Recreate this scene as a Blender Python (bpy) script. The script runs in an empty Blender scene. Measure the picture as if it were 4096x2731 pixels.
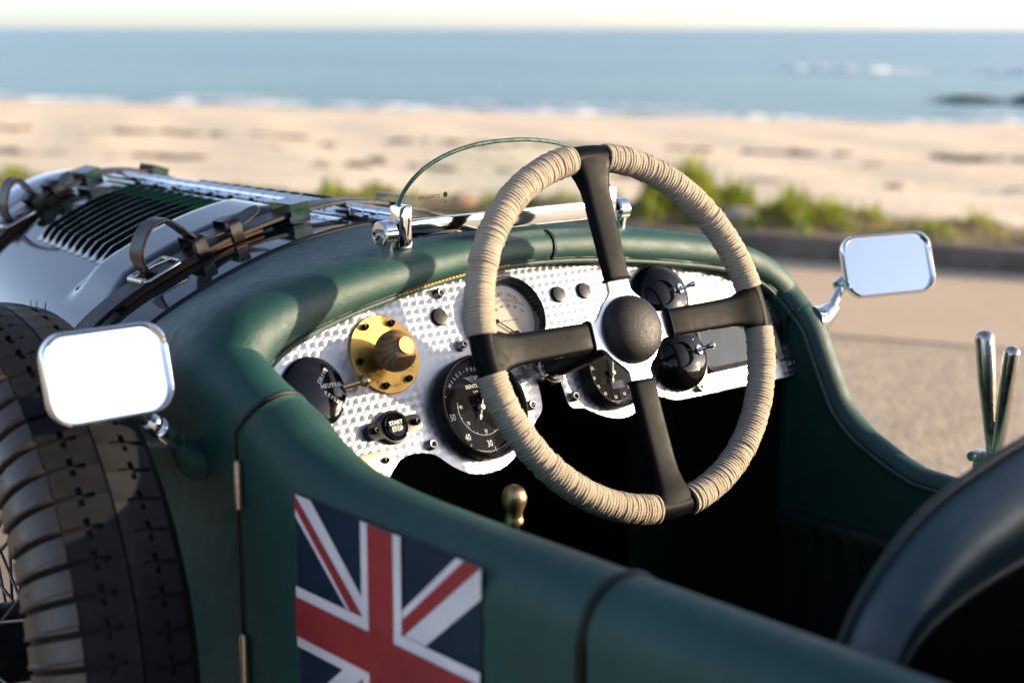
import bpy, bmesh, math, random
from mathutils import Vector, Matrix
import numpy as np
random.seed(7); rng = np.random.default_rng(7)
PI = math.pi
sc = bpy.context.scene
col = sc.collection
def V3(*a): return Vector(a)

# ------------------------------------------------------------------ camera
cam_d = bpy.data.cameras.new('camera'); cam = bpy.data.objects.new('camera', cam_d); col.objects.link(cam)
cam_d.sensor_width = 36.0; cam_d.lens = 55.0; cam_d.clip_start = 0.05; cam_d.clip_end = 12000
fw = V3(0.6446, 0.7390, -0.1960).normalized(); rt = V3(0.7536, -0.6574, 0).normalized(); up = rt.cross(fw)
cam.matrix_world = Matrix(((rt.x, up.x, -fw.x, -1.1191), (rt.y, up.y, -fw.y, -1.4080), (rt.z, up.z, -fw.z, 1.2852), (0, 0, 0, 1)))
cam_d.dof.use_dof = True; cam_d.dof.focus_distance = 1.66; cam_d.dof.aperture_fstop = 4.0
sc.camera = cam

# ------------------------------------------------------------------ sky, sun, exposure
SUN_EL = math.radians(10.0); SUN_AZ = math.radians(126.0)      # azimuth clockwise from +Y
w = bpy.data.worlds.new('World'); sc.world = w; w.use_nodes = True
wn = w.node_tree.nodes; wl = w.node_tree.links
bg = wn['Background']
sky = wn.new('ShaderNodeTexSky'); sky.sky_type = 'NISHITA'; sky.sun_disc = False
sky.sun_elevation = SUN_EL; sky.sun_rotation = SUN_AZ
sky.altitude = 0; sky.air_density = 0.52; sky.dust_density = 0.8; sky.ozone_density = 1.0
hs = wn.new('ShaderNodeHueSaturation'); hs.inputs['Saturation'].default_value = 0.80          # thin sea haze greys the whole sky
tn = wn.new('ShaderNodeMix'); tn.data_type = 'RGBA'; tn.blend_type = 'MULTIPLY'; tn.inputs[0].default_value = 1.0; tn.inputs[7].default_value = (1.0, .955, .97, 1)
wl.new(sky.outputs[0], tn.inputs[6]); wl.new(tn.outputs[2], hs.inputs['Color']); wl.new(hs.outputs[0], bg.inputs[0]); bg.inputs[1].default_value = 0.13
sun_d = bpy.data.lights.new('sun', 'SUN'); sun = bpy.data.objects.new('sun', sun_d); col.objects.link(sun)
sun_d.energy = 3.9; sun_d.angle = math.radians(0.9); sun_d.color = (1.0, 0.80, 0.53)
sdir = V3(math.sin(SUN_AZ) * math.cos(SUN_EL), math.cos(SUN_AZ) * math.cos(SUN_EL), math.sin(SUN_EL))
sun.rotation_euler = sdir.to_track_quat('Z', 'Y').to_euler()
sun.location = (3, -2, 3)
sc.view_settings.view_transform = 'Standard'; sc.view_settings.look = 'None'
sc.view_settings.exposure = 1.65; sc.view_settings.gamma = 1.0; sc.view_settings.use_curve_mapping = False
sc.cycles.max_bounces = 8; sc.cycles.use_denoising = True
sc.cycles.sample_clamp_indirect = 6.0; sc.cycles.caustics_reflective = False

# ------------------------------------------------------------------ materials
class NT:
    """small expression helper for a node tree"""
    def __init__(s, m): s.t = m.node_tree; s.n = s.t.nodes; s.l = s.t.links
    def new(s, typ, **k):
        n = s.n.new(typ)
        for a, b in k.items(): setattr(n, a, b)
        return n
    def put(s, sock, v):
        if isinstance(v, bpy.types.NodeSocket): s.l.new(v, sock)
        else: sock.default_value = v
    def m(s, op, a, b=None, c=None):
        n = s.new('ShaderNodeMath', operation=op)
        for i, x in enumerate((a, b, c)):
            if x is not None: s.put(n.inputs[i], x)
        return n.outputs[0]
    def vm(s, op, a, b=None, out=0):
        n = s.new('ShaderNodeVectorMath', operation=op)
        s.put(n.inputs[0], a)
        if b is not None: s.put(n.inputs[1], b)
        return n.outputs[out]
    def noise(s, vec, scale, detail=4, rough=.55, dist=0.0):
        n = s.new('ShaderNodeTexNoise'); s.put(n.inputs['Vector'], vec)
        n.inputs['Scale'].default_value = scale; n.inputs['Detail'].default_value = detail
        n.inputs['Roughness'].default_value = rough; n.inputs['Distortion'].default_value = dist
        return n.outputs[0]
    def voro(s, vec, scale, feature='F1', out='Distance', rand=1.0):
        n = s.new('ShaderNodeTexVoronoi', feature=feature); s.put(n.inputs['Vector'], vec)
        n.inputs['Scale'].default_value = scale; n.inputs['Randomness'].default_value = rand
        return n.outputs[out]
    def ramp(s, f, stops):
        n = s.new('ShaderNodeValToRGB'); s.put(n.inputs[0], f)
        e = n.color_ramp.elements
        while len(e) < len(stops): e.new(.5)
        for i, (p, c) in enumerate(stops):
            e[i].position = p; e[i].color = (c[0], c[1], c[2], 1) if len(c) == 3 else c
        return n.outputs[0]
    def mix(s, f, a, b):
        n = s.new('ShaderNodeMix', data_type='RGBA'); s.put(n.inputs[0], f)
        for i, x in ((6, a), (7, b)):
            if not isinstance(x, bpy.types.NodeSocket) and len(x) == 3: x = (*x, 1)
            s.put(n.inputs[i], x)
        return n.outputs[2]
    def bump(s, h, strength, dist=.001, nrm=None):
        n = s.new('ShaderNodeBump'); s.put(n.inputs['Height'], h)
        n.inputs['Strength'].default_value = strength; n.inputs['Distance'].default_value = dist
        if nrm is not None: s.put(n.inputs['Normal'], nrm)
        return n.outputs[0]
    def obj(s): return s.new('ShaderNodeTexCoord').outputs['Object']
    def geo(s): return s.new('ShaderNodeNewGeometry').outputs['Position']
    def sep(s, v): return s.vm_sep(v)
    def vm_sep(s, v):
        n = s.new('ShaderNodeSeparateXYZ'); s.put(n.inputs[0], v); return n.outputs
    def comb(s, x, y, z):
        n = s.new('ShaderNodeCombineXYZ')
        for i, q in enumerate((x, y, z)): s.put(n.inputs[i], q)
        return n.outputs[0]

def newmat(name, base=(.5, .5, .5), rough=.5, metal=0.0, spec=.5, coat=0.0, coat_rough=.05):
    m = bpy.data.materials.new(name); m.use_nodes = True
    p = m.node_tree.nodes['Principled BSDF']
    p.inputs['Base Color'].default_value = (*base, 1); p.inputs['Roughness'].default_value = rough
    p.inputs['Metallic'].default_value = metal; p.inputs['Specular IOR Level'].default_value = spec
    p.inputs['Coat Weight'].default_value = coat; p.inputs['Coat Roughness'].default_value = coat_rough
    return m, NT(m), p

def noisy(name, base, rough=.5, metal=0, spec=.5, coat=0, var=.15, scale=30, rvar=.1, bump=0, bscale=400, bdist=.0004, coat_rough=.05):
    """colour, gloss and fine relief all a little uneven"""
    m, t, p = newmat(name, base, rough, metal, spec, coat, coat_rough)
    P = t.obj(); n = t.noise(P, scale, 5, .6)
    lo = tuple(max(0, c * (1 - var)) for c in base); hi = tuple(min(1, c * (1 + var)) for c in base)
    t.put(p.inputs['Base Color'], t.ramp(n, [(.3, lo), (.7, hi)]))
    r = t.new('ShaderNodeMapRange'); t.put(r.inputs[0], t.noise(P, scale * 2.3, 4)); r.inputs[1].default_value = .3; r.inputs[2].default_value = .7
    r.inputs[3].default_value = max(.02, rough - rvar); r.inputs[4].default_value = min(1, rough + rvar)
    t.put(p.inputs['Roughness'], r.outputs[0])
    if bump: t.put(p.inputs['Normal'], t.bump(t.noise(P, bscale, 3), bump, bdist))
    return m

def leather(name, base, rough=.42, grain=300, strength=.35, spec=.5):
    m, t, p = newmat(name, base, rough, 0, spec)
    P = t.obj()
    wob = t.vm('ADD', P, t.vm('SCALE', t.new('ShaderNodeTexNoise').outputs[1], None)) if False else P
    big = t.noise(P, 9, 4, .6); cell = t.voro(P, grain, 'DISTANCE_TO_EDGE')
    mid_ = t.noise(P, 135, 4, .7, .7); creas = t.m('ADD', t.noise(P, grain * .55, 4, .7, 1.2), t.m('MULTIPLY', mid_, 1.1)); wr = t.noise(t.vm('MULTIPLY', P, (1, 1.6, .8)), 26, 5, .65, .8)
    h = t.m('ADD', t.m('MULTIPLY', t.m('MINIMUM', cell, .18), 1.6), t.m('ADD', t.m('MULTIPLY', creas, .55), t.m('MULTIPLY', wr, 1.2)))
    t.put(p.inputs['Normal'], t.bump(h, strength, .0011))
    t.put(p.inputs['Base Color'], t.ramp(big, [(.3, tuple(c * .82 for c in base)), (.7, tuple(c * 1.2 for c in base))]))
    r = t.new('ShaderNodeMapRange'); t.put(r.inputs[0], t.noise(P, 60, 4)); r.inputs[1].default_value = .3; r.inputs[2].default_value = .7
    r.inputs[3].default_value = rough - .06; r.inputs[4].default_value = rough + .08
    t.put(p.inputs['Roughness'], r.outputs[0])
    return m

T = math.radians(26.0)
DN = V3(0, -math.cos(T), math.sin(T)); DV = V3(0, math.sin(T), math.cos(T)); DX = V3(1, 0, 0)
D0 = V3(0.0, -0.182, 0.924)

def engine_turned():
    m, t, p = newmat('engine_turned_aluminium', (.5, .5, .5), .28, 1.0)
    P = t.obj()
    rel = t.vm('SUBTRACT', P, tuple(D0))
    a = t.m('DIVIDE', t.vm('DOT_PRODUCT', rel, (1, 0, 0), 1), .0103)
    b = t.m('DIVIDE', t.vm('DOT_PRODUCT', rel, tuple(DV), 1), .0089)
    row = t.m('FLOOR', b)
    wv = t.new('ShaderNodeTexWhiteNoise', noise_dimensions='1D'); t.put(wv.inputs['W'], row)
    a = t.m('ADD', a, t.m('MULTIPLY', wv.outputs[0], .35))
    fa = t.m('FRACT', a); fb = t.m('FRACT', b)
    rho = .76
    cands = [(t.m('SUBTRACT', fa, 1), fb), (fa, fb), (t.m('SUBTRACT', fa, 1), t.m('SUBTRACT', fb, 1)), (fa, t.m('SUBTRACT', fb, 1))]
    dx, dy = cands[3]
    for cx, cy in (cands[2], cands[1], cands[0]):
        inside = t.m('LESS_THAN', t.m('ADD', t.m('MULTIPLY', cx, cx), t.m('MULTIPLY', cy, cy)), rho * rho)
        inv = t.m('SUBTRACT', 1, inside)
        dx = t.m('ADD', t.m('MULTIPLY', cx, inside), t.m('MULTIPLY', dx, inv))
        dy = t.m('ADD', t.m('MULTIPLY', cy, inside), t.m('MULTIPLY', dy, inv))
    # tangent along the rings of the swirl under this point
    tx = t.m('MULTIPLY', dy, -1)
    tan = t.comb(tx, t.m('MULTIPLY', dx, DV.y), t.m('MULTIPLY', dx, DV.z))
    t.put(p.inputs['Tangent'], t.vm('NORMALIZE', tan))
    p.inputs['Anisotropic'].default_value = .78
    rad = t.m('SQRT', t.m('ADD', t.m('MULTIPLY', dx, dx), t.m('MULTIPLY', dy, dy)))
    rings = t.m('SINE', t.m('MULTIPLY', t.m('ADD', rad, t.m('MULTIPLY', t.noise(P, 900, 2), .08)), 75))
    # each swirl is slightly dished, with fine rings cut in it
    dish = t.m('MULTIPLY', t.m('MULTIPLY', rad, rad), -1.0)
    nrm = t.bump(t.m('ADD', t.m('MULTIPLY', dish, .17), t.m('MULTIPLY', rings, .03)), .5, .0007)
    t.put(p.inputs['Normal'], nrm)
    n = t.noise(P, 55, 4)
    t.put(p.inputs['Base Color'], t.ramp(n, [(.3, (.34, .35, .365)), (.7, (.42, .43, .44))]))
    return m

def twine():
    m, t, p = newmat('twine', (.42, .34, .25), .9, 0, .15)
    P = t.obj()
    n1 = t.noise(P, 1300, 3, .7); n2 = t.noise(P, 45, 4)
    c = t.ramp(n2, [(.3, (.50, .42, .32)), (.7, (.63, .54, .42))])
    t.put(p.inputs['Base Color'], t.mix(t.m('MULTIPLY', n1, .5), c, (.22, .17, .12)))
    t.put(p.inputs['Normal'], t.bump(n1, 1.0, .0020))
    return m

def wood():
    m, t, p = newmat('turned_wood', (.2, .11, .05), .42, 0, .4)
    P = t.vm('SUBTRACT', t.obj(), tuple(D0 + DX * -.215 + DV * .03 + DN * .03))
    wobble = t.noise(P, 40, 4, .6)
    s = t.vm_sep(P)
    r = t.m('SQRT', t.m('ADD', t.m('MULTIPLY', s[0], s[0]), t.m('MULTIPLY', s[2], s[2])))
    ring = t.m('FRACT', t.m('ADD', t.m('MULTIPLY', r, 260), t.m('MULTIPLY', wobble, 1.6)))
    fine = t.noise(t.vm('MULTIPLY', P, (1, .12, 1)), 900, 3)
    c = t.ramp(t.m('ADD', t.m('MULTIPLY', ring, .8), t.m('MULTIPLY', fine, .25)), [(.1, (.085, .042, .018)), (.35, (.20, .105, .045)), (.85, (.27, .15, .07)), (1, (.11, .055, .022))])
    t.put(p.inputs['Base Color'], c); t.put(p.inputs['Normal'], t.bump(ring, .15, .0004))
    return m

M = {}
M['leather'] = leather('green_leather', (.0025, .043, .036), .52, 560, .42, .48)
M['leather_in'] = leather('dark_green_trim', (.004, .015, .012), .55, 260, .3)
M['seat'] = leather('seat_leather', (.003, .030, .034), .42, 420, .25, .9)
M['black_cloth'] = noisy('black_cloth', (.0015, .0017, .0018), .95, 0, .03, 0, .3, 60, .03)
M['paint'] = noisy('green_gloss_paint', (.002, .013, .011), .10, 0, .05, 1.0, .06, 3, .03, 0, coat_rough=.03)
M['clip'] = noisy('green_enamel_bracket', (.002, .020, .014), .22, 0, .5, .6, .1, 40, .05)
M['chrome'] = noisy('chrome', (.80, .81, .83), .06, 1, var=.03, scale=20, rvar=.02)
M['steel'] = noisy('bolt_steel', (.42, .39, .36), .26, 1, var=.2, scale=120, rvar=.08)
M['spoke_steel'] = noisy('dull_spoke_steel', (.10, .10, .10), .34, 1, var=.2, scale=60, rvar=.08)
M['nickel'] = noisy('satin_nickel', (.50, .47, .43), .22, 1, var=.1, scale=60, rvar=.06)
M['alu'] = noisy('brushed_aluminium', (.80, .80, .79), .33, 1, var=.05, scale=80, rvar=.06, bump=.1, bscale=500)
M['plate'] = noisy('pale_anodised_plate', (.42, .33, .225), .45, 1, var=.05, scale=60, rvar=.05)
M['brass'] = noisy('brass', (.62, .38, .10), .42, 1, var=.12, scale=40, rvar=.08, bump=.12, bscale=300)
M['brass_d'] = noisy('aged_brass', (.56, .40, .21), .36, 1, var=.18, scale=50, rvar=.08)
M['engine'] = engine_turned()
M['twine'] = twine()
M['wood'] = wood()
M['black_gloss'] = noisy('black_gloss_enamel', (.003, .003, .004), .07, 0, .32, 0, .1, 10, .03)
M['black_satin'] = noisy('black_satin_metal', (.006, .006, .007), .34, 0, .3, 0, .2, 60, .08)
M['black_rubber'] = noisy('black_leather_grip', (.003, .0036, .005), .45, 0, .05, 0, .3, 45, .06, .10, 500, .0004)
M['horn'] = noisy('black_moulded_rubber', (.012, .011, .011), .55, 0, .3, 0, .25, 80, .06, .45, 520, .0008)
M['dial_black'] = noisy('black_dial', (.005, .005, .006), .7, 0, .08, 0, .2, 60, .05)
M['dial_cream'] = noisy('cream_dial', (.78, .69, .55), .6, 0, .4, 0, .06, 40, .05)
M['white_print'] = noisy('white_print', (.78, .77, .74), .5, 0, .3, 0, .03, 40, .05)
M['black_print'] = noisy('black_print', (.02, .02, .02), .5, 0, .3, 0, .05, 40, .05)
M['red_print'] = noisy('red_print', (.5, .03, .02), .5, 0, .3, 0, .05, 40, .05)
M['screen'] = noisy('dark_glass_screen', (.012, .022, .028), .12, 0, .5, 0, .05, 20, .03)
M['lcd'] = noisy('lcd_window', (.035, .03, .06), .15, 0, .5, 0, .1, 60, .03)
M['dark'] = noisy('dark_underbody', (.004, .005, .005), .9, 0, .05, 0, .2, 20, .05)
M['gap'] = noisy('black_rubber_welt', (.005, .005, .006), .5, 0, .3, 0, .2, 40, .05)
M['strap'] = leather('dark_brown_strap', (.006, .004, .0035), .34, 500, .2, .4)
M['strap_edge'] = noisy('cut_strap_edge', (.06, .028, .014), .75, 0, .2, 0, .4, 400, .05, .5, 900)
M['tyre'] = noisy('tyre_rubber', (.006, .007, .008), .58, 0, .16, 0, .3, 25, .12, .25, 700, .0006)
M['warm_reflect'] = noisy('tyre_shoulder_warm_reflection', (.038, .029, .019), .36, 0, .6, 0, .3, 25, .08, .2, 700, .0006)  # brown of the outer lugs is warm reflected light painted into the rubber
M['stitch'] = noisy('thread', (.012, .06, .045), .7, 0, .3, 0, .2, 300)
M['stitch_gold'] = noisy('gold_thread', (.55, .32, .05), .6, 0, .3, 0, .3, 600)
M['flag_blue'] = leather('flag_blue', (.002, .014, .034), .5, 300, .25, .35)
M['flag_white'] = leather('flag_white', (.62, .62, .64), .55, 300, .2)
M['flag_red'] = leather('flag_red', (.26, .022, .022), .5, 300, .25)
def mirror_mat():
    m, t, p = newmat('mirror_glass', (.92, .93, .94), .008, 1.0)
    n = t.noise(t.obj(), 30, 3); r = t.ramp(n, [(.4, (.004,) * 3), (.8, (.02,) * 3)])
    t.put(p.inputs['Roughness'], r); return m
M['mirror'] = mirror_mat()
def glass(name, tint, rough=0.0):
    m, t, p = newmat(name, tint, rough, 0, .5); p.inputs['Transmission Weight'].default_value = 1.0; p.inputs['IOR'].default_value = 1.45
    n = t.noise(t.obj(), 14, 3)
    t.put(p.inputs['Base Color'], t.ramp(n, [(.3, tuple(c * .985 for c in tint)), (.7, tint)])); return m
M['glass'] = glass('screen_glass', (.93, .985, .96))
def dusty_glass():
    """thin instrument glass: clear, with a little dust and its own sky reflection"""
    m = bpy.data.materials.new('instrument_glass'); m.use_nodes = True
    t = NT(m); nn = t.n; nn.remove(nn['Principled BSDF']); out = nn['Material Output']
    tr = t.new('ShaderNodeBsdfTransparent'); tr.inputs[0].default_value = (.96, .96, .96, 1)
    gl = t.new('ShaderNodeBsdfGlossy'); gl.inputs['Roughness'].default_value = .03
    df = t.new('ShaderNodeBsdfDiffuse'); df.inputs[0].default_value = (.45, .36, .22, 1)
    fr = t.new('ShaderNodeFresnel'); fr.inputs[0].default_value = 1.33
    mx = t.new('ShaderNodeMixShader'); t.put(mx.inputs[0], t.m('MULTIPLY', fr.outputs[0], .55)); t.l.new(tr.outputs[0], mx.inputs[1]); t.l.new(gl.outputs[0], mx.inputs[2])
    P = t.obj(); sp = t.voro(P, 420, 'F1'); msk = t.noise(P, 26, 3)
    dust = t.m('MULTIPLY', t.m('LESS_THAN', sp, .13), t.m('GREATER_THAN', msk, .52))
    mx2 = t.new('ShaderNodeMixShader'); t.put(mx2.inputs[0], t.m('MULTIPLY', dust, .8)); t.l.new(mx.outputs[0], mx2.inputs[1]); t.l.new(df.outputs[0], mx2.inputs[2])
    t.l.new(mx2.outputs[0], out.inputs[0]); return m
M['dial_glass'] = dusty_glass()

# ------------------------------------------------------------------ mesh helpers
class MB:
    def __init__(s): s.v = []; s.f = []; s.mi = []; s.cur = 0
    def add(s, vs, fs, Mx=None):
        o = len(s.v)
        for p in vs:
            p = Vector(p); s.v.append(Mx @ p if Mx is not None else p)
        for f in fs: s.f.append([i + o for i in f]); s.mi.append(s.cur)
        return s
    def grid(s, P, cu=False, cv=False, Mx=None):
        nu, nv = len(P), len(P[0]); vs = [p for r in P for p in r]; fs = []
        for i in range(nu if cu else nu - 1):
            for j in range(nv if cv else nv - 1):
                a, b = (i + 1) % nu, (j + 1) % nv
                fs.append([i * nv + j, a * nv + j, a * nv + b, i * nv + b])
        return s.add(vs, fs, Mx)
    def box(s, c, d, Mx=None):
        c = Vector(c); hx, hy, hz = d[0] / 2, d[1] / 2, d[2] / 2
        vs = [c + V3(x, y, z) for x in (-hx, hx) for y in (-hy, hy) for z in (-hz, hz)]
        return s.add(vs, [[0, 1, 3, 2], [4, 6, 7, 5], [0, 4, 5, 1], [2, 3, 7, 6], [0, 2, 6, 4], [1, 5, 7, 3]], Mx)
    def tube(s, path, r, seg=12, caps=True, closed=False, Mx=None, flat=1.0, upv=None):
        path = [Vector(p) for p in path]; n = len(path); rs = r if isinstance(r, (list, tuple)) else [r] * n
        rings = []; prev = None
        for i, p in enumerate(path):
            if closed: tg = path[(i + 1) % n] - path[i - 1]
            else: tg = path[min(i + 1, n - 1)] - path[max(i - 1, 0)]
            tg.normalize()
            if prev is None:
                a = Vector(upv) if upv is not None else (V3(0, 0, 1) if abs(tg.z) < .9 else V3(1, 0, 0))
            else: a = prev
            a = (a - tg * a.dot(tg)).normalized(); b = tg.cross(a); prev = a
            rings.append([p + (a * math.cos(2 * PI * j / seg) * flat + b * math.sin(2 * PI * j / seg)) * rs[i] for j in range(seg)])
        o = len(s.v); s.grid(rings, closed, True, Mx)
        if caps and not closed:
            s.f.append([o + j for j in range(seg)][::-1]); s.mi.append(s.cur)
            s.f.append([o + (n - 1) * seg + j for j in range(seg)]); s.mi.append(s.cur)
        return s
    def lathe(s, prof, Mx=None, seg=32, a0=0, a1=2 * PI):
        full = abs(a1 - a0 - 2 * PI) < 1e-6; n = seg if full else seg + 1
        P = [[V3(r * math.cos(a0 + (a1 - a0) * i / seg), r * math.sin(a0 + (a1 - a0) * i / seg), h) for r, h in prof] for i in range(n)]
        return s.grid(P, full, False, Mx)
    def prism(s, poly, z0, z1, Mx=None):
        n = len(poly); vs = [V3(x, y, z0) for x, y in poly] + [V3(x, y, z1) for x, y in poly]
        fs = [list(range(n))[::-1], list(range(n, 2 * n))] + [[i, (i + 1) % n, (i + 1) % n + n, i + n] for i in range(n)]
        return s.add(vs, fs, Mx)
    def flat(s, poly, z, Mx=None):
        return s.add([V3(x, y, z) for x, y in poly], [list(range(len(poly)))], Mx)
    def ribbon(s, path, wdir, width, thick, nrm=None, Mx=None):
        """strap: rectangular section swept along path, width along wdir"""
        path = [Vector(p) for p in path]; wd = Vector(wdir).normalized(); rings = []
        for i, p in enumerate(path):
            tg = (path[min(i + 1, len(path) - 1)] - path[max(i - 1, 0)]).normalized(); nn = tg.cross(wd).normalized()
            wid = width[i] if isinstance(width, list) else width
            h = thick / 2; q = wid / 2; e = min(.25 * thick, .001)
            rings.append([p + wd * x + nn * z for x, z in ((-q, -h + e), (-q + e, -h), (q - e, -h), (q, -h + e), (q, h - e), (q - e, h), (-q + e, h), (-q, h - e))])
        o = len(s.v); s.grid(rings, False, True, Mx); n = len(path)
        s.f.append([o + j for j in range(8)][::-1]); s.mi.append(s.cur); s.f.append([o + (n - 1) * 8 + j for j in range(8)]); s.mi.append(s.cur)
        return s
    def mesh(s, name, mats, angle=35, bevel=None):
        me = bpy.data.meshes.new(name); me.from_pydata([tuple(p) for p in s.v], [], s.f)
        mats = mats if isinstance(mats, (list, tuple)) else [mats]
        for m in mats: me.materials.append(M[m] if isinstance(m, str) else m)
        me.polygons.foreach_set('material_index', s.mi)
        bm = bmesh.new(); bm.from_mesh(me); bmesh.ops.recalc_face_normals(bm, faces=bm.faces)
        if bevel:
            es = [e for e in bm.edges if len(e.link_faces) == 2 and e.calc_face_angle(0) > math.radians(50)]
            bmesh.ops.bevel(bm, geom=es, offset=bevel, segments=2, profile=.6, affect='EDGES', clamp_overlap=True)
        bm.to_mesh(me); bm.free()
        me.shade_smooth(); me.set_sharp_from_angle(angle=math.radians(angle)); me.update()
        return me
    def build(s, name, mats, parent=None, angle=35, bevel=None, label=None):
        o = bpy.data.objects.new(name, s.mesh(name, mats, angle, bevel)); col.objects.link(o)
        if parent is not None: o.parent = parent
        if label: o['label'] = label
        return o
def inst(me, name, parent, Mx, label=None):
    o = bpy.data.objects.new(name, me); col.objects.link(o); o.parent = parent; o.matrix_local = Mx
    if label: o['label'] = label
    return o
def frame(o, x, y, z):
    x, y, z, o = Vector(x), Vector(y), Vector(z), Vector(o)
    return Matrix(((x.x, y.x, z.x, o.x), (x.y, y.y, z.y, o.y), (x.z, y.z, z.z, o.z), (0, 0, 0, 1)))
def zframe(o, z, xh=(1, 0, 0)):
    z = Vector(z).normalized(); x = Vector(xh); x = (x - z * x.dot(z)).normalized(); return frame(o, x, z.cross(x), z)
DM = frame(D0, DX, DV, DN)
def dash(u, v, h=0.0): return DM @ Matrix.Translation((u, v, h))
def rotz(a): return Matrix.Rotation(a, 4, 'Z')
def crom(P, n=8, closed=False):
    """Catmull-Rom through numpy rows"""
    P = np.array(P, float); N = len(P); out = []
    rngN = N if closed else N - 1
    for i in range(rngN):
        p1 = P[i]; p2 = P[(i + 1) % N]
        p0 = P[i - 1] if (i > 0 or closed) else 2 * p1 - p2
        p3 = P[(i + 2) % N] if (i + 2 < N or closed) else 2 * p2 - p1
        for k in range(n):
            t = k / n
            out.append(.5 * ((2 * p1) + (p2 - p0) * t + (2 * p0 - 5 * p1 + 4 * p2 - p3) * t * t + (-p0 + 3 * p1 - 3 * p2 + p3) * t ** 3))
    if not closed: out.append(P[-1])
    return np.array(out)
_tc = {}
def text_geo(s, size, bold=0.0, sx=1.0):
    """outline font turned to mesh, centred on its own box"""
    key = (s, bold)
    if key not in _tc:
        c = bpy.data.curves.new('t', 'FONT'); c.body = s; c.size = 1.0; c.offset = bold; c.resolution_u = 2
        c.align_x = 'CENTER'; c.align_y = 'CENTER'
        o = bpy.data.objects.new('t', c); col.objects.link(o)
        dg = bpy.context.evaluated_depsgraph_get(); me = bpy.data.meshes.new_from_object(o.evaluated_get(dg))
        _tc[key] = ([v.co.copy() for v in me.vertices], [list(p.vertices) for p in me.polygons])
        bpy.data.objects.remove(o); bpy.data.curves.remove(c); bpy.data.meshes.remove(me)
    vs, fs = _tc[key]
    return [V3(p.x * size * sx, p.y * size, 0) for p in vs], fs
def put_text(mb, s, size, Mx, bold=0.0, sx=1.0):
    vs, fs = text_geo(s, size, bold, sx); mb.add(vs, fs, Mx)
def arc_text(mb, s, size, Mx, R, a_mid, spread, h, bold=0.0, inward=False, sx=1.0):
    """letters set round an arc; a_mid in degrees, spread = degrees per letter"""
    n = len(s)
    for i, ch in enumerate(s):
        if ch == ' ': continue
        k = (i - (n - 1) / 2) * spread
        a = math.radians(a_mid + (k if inward else -k))
        rot = a + PI / 2 if inward else a - PI / 2
        put_text(mb, ch, size, Mx @ Matrix.Translation((R * math.cos(a), R * math.sin(a), h)) @ rotz(rot), bold, sx)

def thing(name, label, cat, loc=(0, 0, 0), group=None):
    o = bpy.data.objects.new(name, None); col.objects.link(o); o.location = loc; o.empty_display_size = .2
    o['label'] = label; o['category'] = cat
    if group: o['group'] = group
    return o
def tag(o, label, cat, group=None):
    o['label'] = label; o['category'] = cat
    if group: o['group'] = group
    return o
# ------------------------------------------------------------------ the setting: road, kerb, verge, beach, sea
KP = V3(5.32, 5.20, 0); KA = V3(.42, -.907, 0).normalized(); KQ = V3(.907, .42, 0).normalized()   # along the kerb (to the right), and seaward
def kq(a, q, z=0.0): return KP + KA * a + KQ * q + V3(0, 0, z)
def structure(o): o['kind'] = 'structure'; return o
def stuff(o, label, cat): o['kind'] = 'stuff'; o['label'] = label; o['category'] = cat; return o

def asphalt(name, c1, c2, gs, bs):
    m, t, p = newmat(name, c1, .9, 0, .25)
    P = t.geo(); g = t.voro(P, gs, 'F1', 'Color'); big = t.noise(P, .9, 5, .65); fine = t.noise(P, gs * 1.4, 3, .7)
    gs_ = t.new('ShaderNodeRGBToBW'); t.put(gs_.inputs[0], g)
    f = t.m('ADD', t.m('MULTIPLY', gs_.outputs[0], .30), t.m('ADD', t.m('MULTIPLY', big, .25), t.m('ADD', t.m('MULTIPLY', fine, .15), t.m('MULTIPLY', t.noise(P, 9, 4, .7), .35))))
    t.put(p.inputs['Base Color'], t.ramp(f, [(.32, c1), (.68, c2)]))
    t.put(p.inputs['Normal'], t.bump(t.voro(P, gs, 'F1'), bs, .008)); return m
m_road = asphalt('worn_asphalt', (.26, .20, .14), (.64, .515, .37), 55, .5)
m_lane = asphalt('sandy_road', (.50, .375, .25), (.63, .485, .345), 90, .25)
def sand_mat():
    m, t, p = newmat('beach_sand', (.5, .42, .32), .95, 0, .2)
    P = t.geo(); a = t.noise(P, .22, 5, .6); b = t.noise(P, 1.5, 5, .7); s = t.vm_sep(P)
    q = t.vm('DOT_PRODUCT', t.vm('SUBTRACT', P, tuple(KP)), tuple(KQ), 1)
    wet = t.new('ShaderNodeMapRange'); t.put(wet.inputs[0], t.m('ADD', q, t.m('MULTIPLY', a, 4))); wet.inputs[1].default_value = 45; wet.inputs[2].default_value = 51
    c = t.ramp(t.m('ADD', t.m('MULTIPLY', a, .6), t.m('MULTIPLY', b, .4)), [(.3, (.72, .585, .42)), (.7, (.84, .70, .53))])
    t.put(p.inputs['Base Color'], t.mix(wet.outputs[0], c, (.44, .35, .25)))
    t.put(p.inputs['Roughness'], t.m('SUBTRACT', .95, t.m('MULTIPLY', wet.outputs[0], .55)))
    t.put(p.inputs['Normal'], t.bump(t.m('ADD', b, t.noise(P, 5, 3)), .5, .05)); return m
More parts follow.
